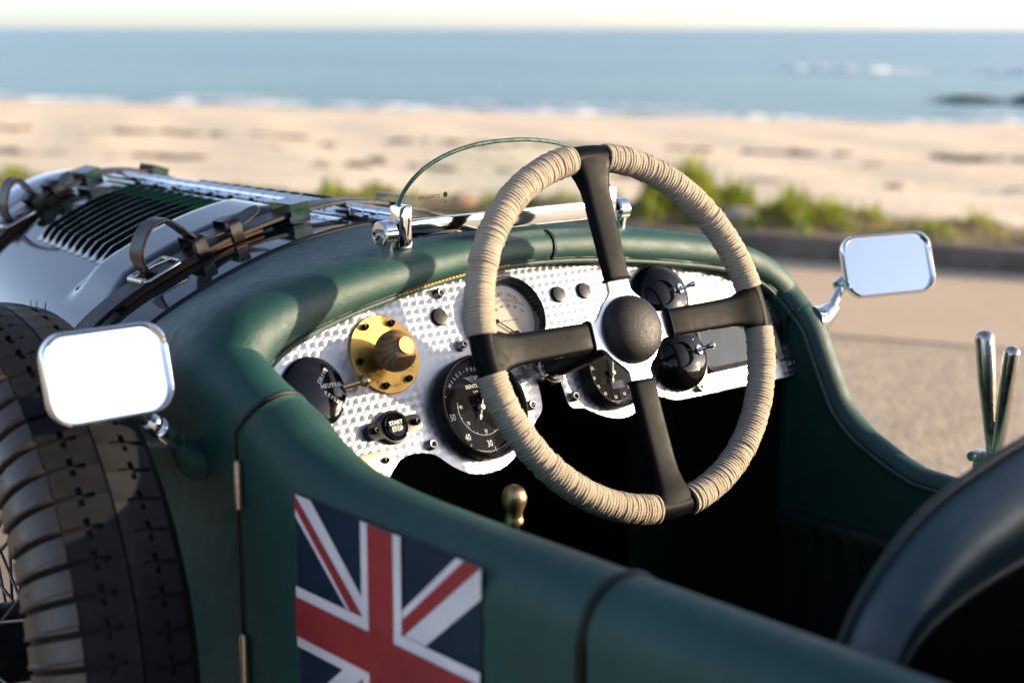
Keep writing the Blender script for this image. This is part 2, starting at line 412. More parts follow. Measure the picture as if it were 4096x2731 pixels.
def sea_mat():
    m, t, p = newmat('sea_water', (.02, .10, .125), .22, 0, .5)
    P = t.geo(); a = t.noise(t.vm('MULTIPLY', P, (.5, .5, .5)), .05, 4, .55)
    t.put(p.inputs['Base Color'], t.ramp(a, [(.3, (.07, .18, .165)), (.7, (.13, .26, .225))]))
    al = t.vm('DOT_PRODUCT', P, tuple(KA), 1); q = t.vm('DOT_PRODUCT', P, tuple(KQ), 1)
    Q = t.comb(t.m('MULTIPLY', al, .35), q, 0.0)
    h = t.m('ADD', t.m('MULTIPLY', t.noise(Q, .25, 5, .62), 1.0), t.m('MULTIPLY', t.noise(Q, 1.3, 4, .6), .35))
    t.put(p.inputs['Normal'], t.bump(h, .9, .9)); return m

# ground sheet: worn asphalt under and round the car, reaching far behind the camera and to both sides
m = MB(); m.grid([[kq(a, q) for q in (-600, -60, -20, -8, -4, -2.2, 0.35)] for a in (-900, -120, -30, -12, -4, 4, 12, 40, 150, 900)])
structure(m.build('ground', m_road))
m = MB(); m.grid([[kq(a, q, .004 + .002 * math.sin(a)) for q in (-2.08, -1.6, -1.0, 0.02)] for a in np.linspace(-60, 60, 61)])
structure(m.build('road', m_lane))
# verge bank and beach
def bump_h(a, q):
    h = 0
    for (x, y, s, k) in HUM: h = max(h, k * math.exp(-((a - x) / s) ** 2 - ((q - y) / .75) ** 2))
    return h * (.80 + .22 * math.sin(a * 9.3 + 2 * math.sin(q * 6)) + .16 * math.sin(a * 21 + q * 8))
HUM = [(.20, 1.1, .48, .38), (1.0, .95, .55, .22), (1.9, .95, .35, .13), (3.0, .9, .4, .16), (4.4, .9, .4, .11), (-.95, 1.1, .40, .16), (-2.2, 1.0, .35, .17), (-3.4, 1.0, .4, .08), (-5.5, 1.0, .34, .16), (-6.6, 1.05, .5, .20), (-7.9, 1.05, .45, .16), (-9, 1.0, .8, .16), (5.6, .9, .7, .12), (7.2, .9, .6, .16)]
def verge_z(a, q):
    base = .06 if q < 1.6 else .06 - (q - 1.6) * .45
    return base + bump_h(a, q) * .6 + .012 * math.sin(a * 7.1 + q * 5) + .01 * math.sin(a * 13.3)
m = MB(); m.grid([[kq(a, q, verge_z(a, q) if q > .2 else .10) for q in (.19, .3, .5, .7, .9, 1.1, 1.3, 1.6, 2.0, 2.6, 3.4, 4.4)] for a in np.linspace(-40, 40, 401)])
m_soil = noisy('sandy_soil', (.20, .145, .085), .95, 0, .2, 0, .4, 3, .03, .6, 30, .02)
structure(m.build('verge', m_soil))
def beach_z(q): return float(np.interp(q, [3, 4.5, 14, 30, 44, 60], [-.55, -1.05, -1.30, -1.55, -1.80, -2.5]))
bm_ = MB(); P = []
for a in list(np.linspace(-900, -70, 12)) + list(np.linspace(-60, 60, 161)) + list(np.linspace(70, 900, 12)):
    P.append([kq(a, q, beach_z(q) + .05 * math.sin(a * .9 + q * 1.7) * math.sin(q * .8 - a * .33) + .03 * math.sin(a * 2.3) * math.sin(q * 2.1)) for q in list(np.linspace(3, 36, 60)) + [40, 44, 47, 50, 54, 60]])
bm_.grid(P); structure(bm_.build('beach', sand_mat()))
m = MB(); m.grid([[kq(a, q, -2.0) for q in (46, 60, 100, 300, 1200, 5000, 9000)] for a in (-9000, -2000, -300, 0, 300, 2000, 9000)])
structure(m.build('sea', sea_mat()))

# kerb: separate weathered stones in a row
m_kerb = noisy('weathered_kerb_stone', (.135, .115, .095), .9, 0, .2, 0, .35, 6, .05, .5, 60, .006)
kerb = thing('kerb', 'low dark stone kerb along the edge of the verge', 'kerb', tuple(kq(0, 0)))
kb = MB(); kb.box((0, 0, 0), (.905, .19, .19)); kme = kb.mesh('kerb_stone', m_kerb, bevel=.014)
for i in range(-24, 24):
    inst(kme, 'kerb_stone', kerb, frame(KA * (i * .92 + .2) + KQ * (.11 + .006 * math.sin(i * 2.1)) + V3(0, 0, .035 + .006 * math.sin(i * 1.7)), KA, KQ, (0, 0, 1)) @ rotz(.008 * math.sin(i * 3.3)))

# grass on the bank: thousands of blades, thick on the hummocks, thin between
def grass(name, n, seed, cols, hgt, label, dens):
    r = np.random.default_rng(seed); vs = []; fs = []; mi = []
    while len(fs) < n:
        a = r.uniform(-13, 12); q = r.uniform(.28, 2.1)
        hb = bump_h(a, q)
        if r.uniform() > dens(hb): continue
        p = kq(a, q, verge_z(a, q) - .01); L = hgt * (r.uniform(.5, 1.3) if r.uniform() < .9 else r.uniform(1.4, 2.4)) * (.6 + 1.6 * min(hb, .3) / .3); th = r.uniform(0, 2 * PI); bend = r.uniform(.15, .8) * L
        wd = V3(math.cos(th), math.sin(th), 0) * r.uniform(.004, .009); dr = V3(math.cos(th + 1.5 + r.normal() * .3), math.sin(th + 1.5), 0)
        o = len(vs); k = int(r.integers(0, len(cols)))
        vs += [p - wd, p + wd, p + dr * bend * .35 + V3(0, 0, L * .65) + wd * .7, p + dr * bend * .35 + V3(0, 0, L * .65) - wd * .7, p + dr * bend + V3(0, 0, L)]
        fs += [[o, o + 1, o + 2, o + 3], [o + 3, o + 2, o + 4]]; mi += [k, k]
    me = bpy.data.meshes.new(name); me.from_pydata([tuple(v) for v in vs], [], fs)
    for c in cols: me.materials.append(c)
    me.polygons.foreach_set('material_index', mi); me.shade_smooth(); me.update()
    o = bpy.data.objects.new(name, me); col.objects.link(o); return stuff(o, label, 'grass')
def blade(name, c):
    m, t, p = newmat(name, c, .55, 0, .3); n = t.noise(t.geo(), 3, 3)
    t.put(p.inputs['Base Color'], t.ramp(n, [(.3, tuple(x * .7 for x in c)), (.7, tuple(min(1, x * 1.25) for x in c))]))
    p.inputs['Subsurface Weight'].default_value = 0
    tl = t.new('ShaderNodeBsdfTranslucent'); tl.inputs[0].default_value = (*c, 1); mx = t.new('ShaderNodeMixShader'); mx.inputs[0].default_value = .35
    out = t.n['Material Output']; t.l.new(p.outputs[0], mx.inputs[1]); t.l.new(tl.outputs[0], mx.inputs[2]); t.l.new(mx.outputs[0], out.inputs[0]); return m
G = [blade('green_blade', (.14, .26, .02)), blade('yellow_green_blade', (.34, .34, .03)), blade('dark_blade', (.05, .09, .02)), blade('straw_blade', (.38, .29, .09))]
grass('green_grass', 26000, 3, [G[0], G[1], G[2], G[1]], .05, 'bright green and yellow grass tufts growing along the kerb', lambda h: .008 + min(1, (h * 3.6) ** 2.5))
grass('dry_grass', 9000, 5, [G[3], G[1]], .045, 'dry straw-coloured grass between the green tufts', lambda h: .08 + h)

# stones lying on the bank
def rock(name, c, size, seed, mat, squash=(1, 1, .6)):
    r = np.random.default_rng(seed); bm = bmesh.new(); bmesh.ops.create_icosphere(bm, subdivisions=3, radius=1)
    offs = [(Vector(r.normal(size=3)).normalized(), r.uniform(-.1, .75)) for _ in range(16)]
    for v in bm.verts:
        d = v.co.normalized(); k = 1.0
        for ax, cut in offs:
            e = d.dot(ax)
            if e > .35: k = min(k, (.55 + .35 * abs(cut)) / e * 1.15)
        k *= 1 + .05 * math.sin(d.x * 9 + seed) * math.sin(d.y * 8) * math.cos(d.z * 7)
        v.co = V3(d.x * squash[0], d.y * squash[1], d.z * squash[2]) * k * size
    me = bpy.data.meshes.new(name); bm.to_mesh(me); bm.free(); me.materials.append(mat); me.shade_smooth(); me.set_sharp_from_angle(angle=.5)
    o = bpy.data.objects.new(name, me); col.objects.link(o); o.location = c; return o
m_stone = noisy('pale_beach_stone', (.42, .33, .26), .85, 0, .3, 0, .25, 12, .05, .4, 60, .01)
m_stone2 = noisy('rust_beach_stone', (.34, .20, .11), .85, 0, .3, 0, .25, 12, .05, .4, 60, .01)
tag(rock('stone', kq(-1.15, .55, .17), .13, 2, m_stone2), 'rust-brown stone on the grass bank behind the windscreen bracket', 'stone')
tag(rock('stone', kq(.72, .55, .15), .14, 9, m_stone), 'pale pinkish stone below the tallest green hummock', 'stone')
tag(rock('stone', kq(2.9, .5, .13), .07, 14, m_stone), 'small pale stone on the bank near the far wing mirror', 'stone')

# seaweed along the tide lines
sw = MB(); r = np.random.default_rng(21)
def lump(c, sx, sy, sz, ang):
    vs = []; n = 7
    for k in range(n):
        t = 2 * PI * k / n; rr = r.uniform(.7, 1.2); vs.append(c + (KA * math.cos(t) * sx + KQ * math.sin(t) * sy) * rr - V3(0, 0, .05))
    for k in range(n):
        t = 2 * PI * k / n; rr = r.uniform(.35, .65); vs.append(c + (KA * math.cos(t) * sx + KQ * math.sin(t) * sy) * rr + V3(0, 0, sz * r.uniform(.7, 1.2)))
    sw.add(vs, [[k, (k + 1) % n, n + (k + 1) % n, n + k] for k in range(n)] + [list(range(n, 2 * n))])
for q0, sg, n, dens in ((26.5, .45, 520, .5), (18.5, .45, 260, .6), (22, 2.5, 30, .4)):
    k = 0
    while k < n:
        a = r.uniform(-45, 45); q = q0 + r.normal() * sg * .7
        cl = math.sin(a * .55 + q0) + math.sin(a * 1.37 + 2 * q0) + .6 * math.sin(a * 2.9)
        if cl < r.uniform(-1.2, 1.5): continue
        k += 1; s = r.uniform(.08, .34); lump(kq(a, q, beach_z(q)), s * 1.5, s * .7, r.uniform(.02, .07), 0)
m_weed = noisy('dried_seaweed', (.24, .17, .105), .85, 0, .3, 0, .4, 5, .05)
stuff(sw.build('seaweed', m_weed), 'dark dried seaweed strewn along the tide lines on the sand', 'seaweed')

# surf, swell line over the reef, rocks in the shallows
m_foam = noisy('foam', (.80, .82, .83), .9, 0, .2, 0, .08, 2, .05)
def surf(name, q0, amp, w0, h, a0, a1, step, gap, label, seed):
    r = np.random.default_rng(seed); mb = MB(); a = a0
    while a < a1:
        L = r.uniform(2, 9) * step
        n = max(6, int(L / (.28 * step))); P = []
        for i in range(n + 1):
            t = i / n; aa = a + L * t; e = math.sin(PI * t) ** .5 if 0 < t < 1 else .02
            qq = q0 + amp * math.sin(aa * .13) + amp * .5 * math.sin(aa * .37 + 1); ww = w0 * e * r.uniform(.6, 1.2)
            hh = h * e * r.uniform(.05, 1.0); P.append([kq(aa, qq - ww, -1.99), kq(aa, qq - ww * .4, -1.99 + hh), kq(aa, qq + ww * .3, -1.99 + hh * r.uniform(.6, 1)), kq(aa, qq + ww, -1.99)])
        mb.grid(P); a += L + r.uniform(0, gap)
    return stuff(mb.build(name, m_foam), label, 'surf')
surf('surf', 49.8, .9, 1.3, .16, -110, 90, 1.0, 1.2, 'white line of foam where the sea meets the sand', 1)
surf('surf', 55, 1.2, .7, .12, -110, 90, 1.2, 9, 'thin broken wavelet just off the beach', 2)
surf('surf', 117, 2.0, 2.2, .42, -30, 75, 1.5, 4, 'white breakers along the offshore reef', 4)
m_reef = noisy('dark_wet_reef', (.045, .035, .028), .6, 0, .4, 0, .4, 1.5, .1, .6, 4, .1)
rk = rock('rock_outcrop', V3(65.2, 34.6, -2.12), 1.0, 33, m_reef, (5.0, 2.0, 1.02)); rk.rotation_euler[2] = math.atan2(KA.y, KA.x)
tag(rk, 'dark flat rock outcrop in the shallows at the right edge', 'rock')
rk = rock('rock_outcrop', V3(61.9, 39.6, -2.12), 1.0, 35, m_reef, (2.4, 1.0, .50)); rk.rotation_euler[2] = math.atan2(KA.y, KA.x)
tag(rk, 'low tapering tip of dark rock, left of the large outcrop', 'rock')
for i, (a, s, q) in enumerate(((30, .8, 119), (41, 1.0, 120), (54, .8, 119))):
    rk = rock('reef_rock', kq(a, q, -2.06), s, 50 + i, m_reef, (2.6, 1.0, .26)); rk.rotation_euler[2] = math.atan2(KA.y, KA.x)
    tag(rk, ('leftmost', 'middle', 'rightmost')[i] + ' of the dark reef rocks in the far breakers', 'rock', 'rocks along the offshore reef')
# ------------------------------------------------------------------ the car: body
car = thing('vintage_car', 'open green vintage sports car with engine-turned dashboard and rope-bound steering wheel', 'car')
def dc(u, v, o=.01): return D0 + DX * u + DV * v + DN * o
def rr(u): return .017 + .016 * (abs(u) / .385) ** 2
# cockpit rim, from the near rear rail forward, round the dash, and back down the far side.  rows: centre xyz, radius, joint-arch x z
side = [(-.385, y, z, .040, 0, 0) for y, z in ((-1.45, .876), (-1.1, .876), (-.85, .876), (-.72, .876), (-.692, .876), (-.686, .876), (-.682, .876), (-.676, .876), (-.65, .876), (-.55, .876), (-.46, .877), (-.39, .881), (-.34, .890), (-.30, .904), (-.27, .921))]
def dr_(u, v, jx, jz, o=.01):
    p = dc(u, v, o); return (p.x, p.y, p.z, rr(u) if u < 0 else .0175 + .002 * u / .4, jx, jz)
arch = [(-.388, -.240, .940, .036, -.405, .80), (-.389, -.212, .955, .034, -.402, .84), dr_(-.381, .050, -.395, .885), dr_(-.36, .076, -.372, .928), dr_(-.31, .096, -.325, .968), dr_(-.24, .111, -.25, 1.005), dr_(-.16, .1225, -.165, 1.035), dr_(-.08, .131, -.08, 1.0525),
        dr_(0, .134, 0, 1.058), dr_(.08, .131, .08, 1.0525), dr_(.16, .1225, .165, 1.035), dr_(.24, .111, .25, 1.005), dr_(.32, .0955, .325, .968), dr_(.366, .078, .372, .928), dr_(.396, .056, .395, .885), (.411, -.172, .960, .0195, .402, .84), (.416, -.192, .938, .0195, .405, .80)]
far = [(.418, y, z, r, 0, 0) for y, z, r in ((-.211, .917, .0195), (-.226, .889, .0195), (-.244, .854, .0195), (-.262, .824, .0195), (-.289, .799, .0195), (-.322, .781, .0195), (-.366, .763, .0195), (-.412, .756, .0195), (-.6, .752, .02), (-.74, .772, .022), (-.86, .85, .026), (-.95, .915, .03), (-1.1, .935, .034), (-1.45, .935, .036))]
RIM = crom(side + arch + far, 8)
iA = 8 * len(side); iB = 8 * (len(side) + len(arch) - 1)          # first and last station of the cowl
NR = len(RIM)
frames = []
for i in range(NR):
    c = Vector(RIM[i][:3]); tg = (Vector(RIM[min(i + 1, NR - 1)][:3]) - Vector(RIM[max(i - 1, 0)][:3])).normalized()
    if i < iA + 14: n = V3(-1, 0, 0)
    elif i > iB - 14: n = V3(1, 0, 0)
    else: n = DN.cross(tg)
    n = (n - tg * n.dot(tg)).normalized(); mm = tg.cross(n).normalized()
    frames.append((c, n, mm, float(RIM[i][3])))
def sec(i, ang, k=1.0, off=0.0):
    c, n, mm, r = frames[i]; a = math.radians(ang); return c + (n * math.cos(a) + mm * math.sin(a)) * (r * k + off)
ARC = list(range(0, 190, 15))
def rail(i0, i1, zb, zin, name, mat, label=None, inset=.004):
    """rolled top rail with its outer skin below it and the inner face behind"""
    P = []
    idx = list(range(i0, i1 + 1))
    def station(i, k, dx, dy=0.0):
        o = sec(i, 0, k); row = []
        for z in (zb, zb + (o.z - zb) * .4, zb + (o.z - zb) * .75, o.z - .02): row.append(V3(o.x, o.y, z))
        row += [sec(i, a, k) for a in ARC]
        q = row[-1]; row += [V3(q.x, q.y, zin + (q.z - zin) * .5), V3(q.x, q.y, zin)]
        if dy: row = [p + V3(0, dy, 0) for p in row]
        return row
    P.append([p + V3(.012 * (1 if p.x < 0 else -1), 0, -.006) for p in station(idx[0], .9, 0)]); P.append(station(idx[0], .975, 0, .0008))
    P.append(station(idx[0], 1.0, 0, .003))
    for i in idx[1:-1]: P.append(station(i, 1, 0))
    P.append(station(idx[-1], 1.0, 0, -.003)); P.append(station(idx[-1], .975, 0, -.0008)); P.append([p + V3(.012 * (1 if p.x < 0 else -1), 0, -.006) for p in station(idx[-1], .9, 0)])
    m = MB(); m.grid(P); return m.build(name, mat, car, 60, label=label)
def ystat(y): return min(range(iA + 1), key=lambda i: abs(RIM[i][1] - y))
# refine near-side stations so the door gaps fall where they should
iDr = ystat(-.684); iR0 = ystat(-.6866); iD0 = ystat(-.6814)
rear_panel = rail(0, iR0, .25, .30, 'rear_body_panel', 'leather', 'green leather-covered body panel behind the door')
door = rail(iD0, iA - 1, .25, .30, 'door', 'leather', 'green leather-covered door with a Union flag')
# cowl: skin from the joint arch back over the padded roll to the lip
def sm(a, b, x): t = min(1, max(0, (x - a) / (b - a))); return t * t * (3 - 2 * t)
def herm(p0, p1, t0, t1, t):
    t2, t3 = t * t, t ** 3
    return p0 * (2 * t3 - 3 * t2 + 1) + t0 * (t3 - 2 * t2 + t) + p1 * (-2 * t3 + 3 * t2) + t1 * (t3 - t2)
P = []
for i in range(iA, iB + 1):
    c, n, mm, r = frames[i]; J = V3(RIM[i][4], .10, RIM[i][5]); k_ = min(i - iA, iB - i) / 30.0; th = 6 + 76 * sm(0, 1, k_); ta = math.radians(th)
    B0 = sec(i, th); B1 = B0 + (n * math.sin(ta) - mm * math.cos(ta)) * (1.45 * r + .004); B2 = J + V3((c.x - J.x) * .5, -.13, max(0, c.z + r - J.z) * .80 * sm(0, .6, k_)); B3 = J     # soft shoulder from roll to joint
    row = [B3 * (1 - t) ** 3 + B2 * 3 * t * (1 - t) ** 2 + B1 * 3 * t * t * (1 - t) + B0 * t ** 3 for t in np.linspace(0, 1, 22)[:-1]]
    row += [sec(i, a) for a in np.linspace(th, 196, 14)]
    q = row[-1]; row += [q - mm * .03]
    P.append(row)
row0 = P[0][:22]; e0 = row0[-1]; SP = []
for f in (0, .2, .4, .6, .8, .93):
    r_ = [V3(p.x, p.y, .25 + (p.z - .25) * f) for p in row0]; q = r_[-1]
    SP.append(r_ + [q + V3(.0018 * min(k, 3) + .004 * max(0, k - 3), -.0016 * min(k, 3), 0) for k in range(1, len(P[0]) - 21)])
m = MB(); m.grid(SP + P)
cowl = m.build('cowl', 'leather', car, 60, label='padded green leather scuttle and side curving round the dashboard')
m = MB(); rowf = P[-1][:22]
m.grid([[V3(p.x, p.y, .25 + (p.z - .25) * f) for p in rowf] for f in (0, .3, .6, .85, .999)])
m.build('body_side_panel', 'leather', car, 60)
far_rail = rail(iB, NR - 1, .25, .30, 'cutaway_body_side', 'leather', 'green body side with low cutaway rail on the far side')
# piping round the lip, and its shadow-line groove
pp = [sec(i, 172, 1.0, .001) for i in range(iA, NR, 1)]
MB().tube(pp, .0034, 8).build('piping', 'leather', cowl, 60)
MB().tube([sec(i, 160, 1.0, -.0004) for i in range(iA, NR)], .0016, 6).build('piping', 'gap', cowl, 60)
MB().tube([sec(i, 168, 1.0, .0008) for i in range(iD0 + 1, iA - 1)], .0034, 8).build('piping', 'leather', door, 60)
MB().tube([sec(i, 168, 1.0, .0008) for i in range(0, iR0)], .0034, 8).build('piping', 'leather', rear_panel, 60)
# dark shut lines at both ends of the door
for i_, z_, par in ((iA - 1, 1, door), (iDr, 1, rear_panel)):
    o_ = sec(i_, 0, 1, .0002); dy = .004 if i_ == iA - 1 else 0.0
    path = [V3(o_.x, o_.y + dy, .25), V3(o_.x, o_.y + dy, .6)] + [sec(i_, a, 1, .0002) + V3(0, dy, 0) for a in range(0, 176, 8)]
    MB().tube(path, .0021, 8).build('shut_line', 'gap', par, 60)
# cross seam in the padded roll with stitches
iS = min(range(iA, iB), key=lambda i: abs(RIM[i][0] - .035))
MB().tube([sec(iS, a, 1.0, .0004) for a in range(8, 176, 8)], .0012, 6).build('seam', 'gap', cowl)
st = MB()
for a in range(20, 172, 7):
    p, q = sec(iS, a, 1, .0012), sec(iS, a + 4.5, 1, .0012); st.tube([p + V3(.0025, 0, 0), q + V3(.0025, 0, 0)], .0006, 5)
st.build('stitching', 'stitch', cowl)
st = MB()
for i in range(iA + 46, iA + 62):
    for f in (0, .5):
        a = sec(i, 163, 1, .0012); b = sec(i + 1, 163, 1, .0012); p = a.lerp(b, f); q = a.lerp(b, f + .33); st.tube([p, q], .0011, 5)
st.build('stitching', 'stitch_gold', cowl)
# black welt between cowl and painted panel
jp = [V3(RIM[i][4], .103, RIM[i][5] - .001) for i in range(iA, iB + 1)]
MB().tube(jp, .0045, 8).build('welt', 'gap', cowl, 60)

# painted scuttle panel and bonnet: one section shape, several panels
half = [(-.414, .42), (-.414, .55), (-.412, .68), (-.405, .80), (-.395, .885), (-.372, .928), (-.325, .968), (-.25, 1.005), (-.165, 1.035), (-.08, 1.0525), (0, 1.058)]
SEC = crom(half + [(-x, z) for x, z in half[-2::-1]], 6)
sx = SEC[:, 0]
def kY(y): return 1 - .42 * max(0, y - .16) / .74                       # the bonnet narrows towards the radiator
def top_z(x, y=.16): return float(np.interp(x / kY(y), SEC[18:-18, 0], SEC[18:-18, 1]))
def bulge(x, y):
    return .020 * sm(.205, .245, y) * (1 - sm(.335, .372, y)) * sm(-.335, -.285, x) * (1 - sm(-.09, -.02, x))
def panel(y0, y1, s0, s1, ny, name, label=None, blister=False):
    m = MB(); P = []
    ys = list(np.linspace(y0, y1, ny))
    for y in ys:
        P.append([V3(x * kY(y), y, z + (bulge(x, y) if blister else 0)) for x, z in SEC[s0:s1]])
    rim0 = [V3(p.x * .985, p.y, p.z - .012) for p in P[0]]; rim1 = [V3(p.x * .985, p.y, p.z - .012) for p in P[-1]]
    m.grid([rim0] + P + [rim1]); return m.build(name, 'paint', car, 50, label=label)
panel(.107, .160, 0, len(SEC), 4, 'scuttle_panel', 'glossy green painted panel between leather and bonnet')
mid = len(SEC) // 2
bl = panel(.1625, .90, 0, mid + 1, 90, 'bonnet_panel', 'glossy dark green bonnet top on the near side with louvres', True)
br = panel(.1625, .90, mid, len(SEC), 8, 'bonnet_panel', 'glossy dark green bonnet top on the far side')
# chrome radiator shell beyond the bonnet
m = MB(); P = []
for y, k in ((.903, 1.0), (.915, 1.012), (.96, 1.012), (.972, 1.0), (.975, .93)):
    P.append([V3(x * k * kY(.9), y, .5 + (z - .5) * (1 + (k - 1) * .8)) for x, z in SEC])
m.grid(P); rad = m.build('radiator_shell', 'chrome', car, 50, label='chrome radiator shell at the front of the bonnet')
# louvres: hooded slats following the curve of the panel
def louvre(x0, x1, y0):
    m = MB(); P = []
    xs = np.linspace(x0, x1, 30)
    for k, x in enumerate(xs):
        e = min(1, min(k, 29 - k) / 3.0) ** .5
        x *= kY(y0); z = top_z(x, y0); dz = (top_z(x + .001, y0) - top_z(x - .001, y0)) / .002; nn = V3(-dz, 0, 1).normalized()
        prof = ((0.0235, .0004), (.0175, .0050 * e), (.011, .0100 * e), (.0045, .0128 * e), (.0012, .0132 * e), (.0004, .0122 * e), (.0014, .0108 * e), (.0044, .0060 * e), (.0052, .0008))
        P.append([V3(x, y0 + py, z) + nn * ph for py, ph in prof])
    m.grid(P); return m
def vent(x0, x1, y0, y1):
    m = MB(); P = []
    for x in np.linspace(x0, x1, 24):
        P.append([V3(x * kY(y), y, top_z(x * kY(y), y) + .0012) for y in np.linspace(y0, y1, 12)])
    m.grid(P); return m
vent(-.262, -.058, .378, .665).build('louvre_slot', 'paint', bl)
vent(.058, .262, .378, .665).build('louvre_slot', 'paint', br)
for k in range(10): louvre(-.268, -.052, .380 + k * .0285).build('louvre', 'paint', bl, 40)
for k in range(10): louvre(.268, .052, .380 + k * .0285).build('louvre', 'paint', br, 40)
# centre hinge: chrome knuckles on a pin with a scalloped leaf each side
hg = MB(); hg.box((0, .4, 1.0605), (.030, .62, .003)); hinge = hg.build('bonnet_hinge', 'chrome', car, label='long chrome piano hinge along the bonnet')
kn = MB(); kn.tube([(0, 0, 0), (0, .0012, 0), (0, .0268, 0), (0, .028, 0)], [.0064, .0076, .0076, .0064], 14); kme = kn.mesh('knuckle', 'chrome', 30)
for k in range(26): inst(kme, 'knuckle', hinge, Matrix.Translation((0, .086 + k * .0284, 1.0665)))
hd = MB(); hd.lathe([(0, .002), (.003, .0018), (.0042, 0)], None, 10); hme = hd.mesh('rivet', 'black_satin')
for k in range(12):
    for s in (-1, 1): inst(hme, 'rivet', hinge, Matrix.Translation((s * .0125, .13 + k * .052, 1.0622)))

# bonnet straps
def on_top(x, y, h): return V3(x * kY(y), y, top_z(x * kY(y), y) + h)
def strap(y, label, detail=True):
    xs = np.concatenate([np.linspace(-.398, -.33, 14), np.linspace(-.32, .32, 50), np.linspace(.33, .398, 14)])
    P = []
    for x in xs:
        x *= kY(y); z = top_z(x, y); lift = .008 + .008 * math.exp(-(x / .10) ** 2) + (bulge(x, y) if y < .4 else 0)
        dz = (top_z(x + .002, y) - top_z(x - .002, y)) / .004; nn = V3(-dz, 0, 1).normalized(); P.append(V3(x, y, z) + nn * lift)
    kk = kY(y); P = [V3(-.418 * kk, y, .70), V3(-.418 * kk, y, .80), V3(-.409 * kk, y, .87)] + P[1:-1] + [V3(.409 * kk, y, .87), V3(.418 * kk, y, .80)]
    m = MB(); m.ribbon(P, (0, 1, 0), .036, .0058); s = m.build('bonnet_strap', 'strap', car, 40, label=label)
    # doubled lower layer near the buckle
    MB().ribbon([on_top(x, y, .004 + bulge(x, y) * (y < .4)) for x in np.linspace(-.315, -.125, 24)], (0, 1, 0), .036, .0045).build('strap_backing', 'strap_edge', s, 40)
    # loose end: out through the buckle, up in a loop and back under two keepers
    b = bulge(-.24, y) if y < .4 else 0
    loop = crom([on_top(-.268, y, .013 + b), on_top(-.279, y, .022 + b), on_top(-.287, y, .045 + b), on_top(-.276, y, .066 + b), on_top(-.255, y, .068 + b), on_top(-.235, y, .050 + b), on_top(-.215, y, .029 + b), on_top(-.195, y, .021 + b), on_top(-.170, y, .019 + b), on_top(-.150, y, .020 + b), on_top(-.132, y, .026 + b), on_top(-.122, y, .031 + b)], 6)
    wid = [.030] * (len(loop) - 5) + [.026, .024, .020, .013, .005]
    MB().ribbon([Vector(p) for p in loop], (0, 1, 0), wid, .0034).build('strap_tail', 'strap', s, 40)
    for xk in (-.210, -.162):
        q = on_top(xk, y, .013 + b); k = MB(); dz = (top_z(xk + .002, y) - top_z(xk - .002, y)) / .004; X = V3(1, 0, dz).normalized(); Z = X.cross(V3(0, 1, 0)).normalized()
        ring = [(-.019, -.010), (.019, -.010), (.020, -.008), (.020, .012), (.017, .0155), (-.017, .0155), (-.020, .012), (-.020, -.008)]
        k.grid([[q + V3(0, 1, 0) * (a * f) + Z * (bz * f + (0 if f == 1 else .0002)) + X * xx for xx, f in ((-.0075, .93), (-.0075, 1), (.0075, 1), (.0075, .93))] for a, bz in ring], True, True)
        k.build('keeper_loop', 'strap', s, 50)
    # roller buckle with its tongue
    q = on_top(-.272, y, .014 + b); dz = (top_z(-.262) - top_z(-.282)) / .02; X = V3(1, 0, dz).normalized(); Z = X.cross(V3(0, 1, 0)).normalized(); Y = V3(0, 1, 0)
    bk = MB(); pts = [(-.013, -.022), (.030, -.022), (.033, -.019), (.033, .019), (.030, .022), (-.013, .022), (-.016, .019), (-.016, -.019)]
    bk.tube([q + X * a + Y * c2 for a, c2 in pts], .0026, 10, closed=True); bo = bk.build('buckle', 'nickel', s, 50)
    MB().tube([q + X * -.016 + Y * -.017, q + X * -.016 + Y * .017], .0048, 14).build('roller', 'nickel', bo)
    MB().tube([q + X * .031 + Z * .002, q + X * .01 + Z * .005, q + X * -.018 + Z * .006], .0020, 8).build('tongue', 'nickel', bo)
    for x in (-.300, -.322, -.345): MB().lathe([(0, .0004), (.0028, .0004)], zframe(on_top(x, y, .0105), (-.5, 0, 1)), 10).build('punched_hole', 'dark', s)
    for xg in (-.072, .085):                                          # square enamelled guide loops riveted to the bonnet
        q = on_top(xg, y, .0); dz = (top_z(xg + .002, y) - top_z(xg - .002, y)) / .004; X = V3(1, 0, dz).normalized(); Z = X.cross(V3(0, 1, 0)).normalized()
        g = MB(); o = [(-.0235, .001), (.0235, .001), (.0235, .026), (-.0235, .026)]; i_ = [(-.0217, .003), (.0217, .003), (.0217, .024), (-.0217, .024)]
        for w2 in (1,):
            A = [[q + Y * a + Z * h + X * x for x in (-.013, .013)] for a, h in o]; B = [[q + Y * a + Z * h + X * x for x in (-.013, .013)] for a, h in i_]
            g.grid(A, True, False); g.grid(B, True, False); g.grid([[A[k][0], B[k][0]] for k in range(4)], True, False); g.grid([[A[k][1], B[k][1]] for k in range(4)], True, False)
        g.build('strap_guide', 'clip', s, 30)
    return s
strap(.205, 'dark brown leather bonnet strap with looped tail, nearest the windscreen')
strap(.790, 'dark brown leather bonnet strap at the front of the bonnet')

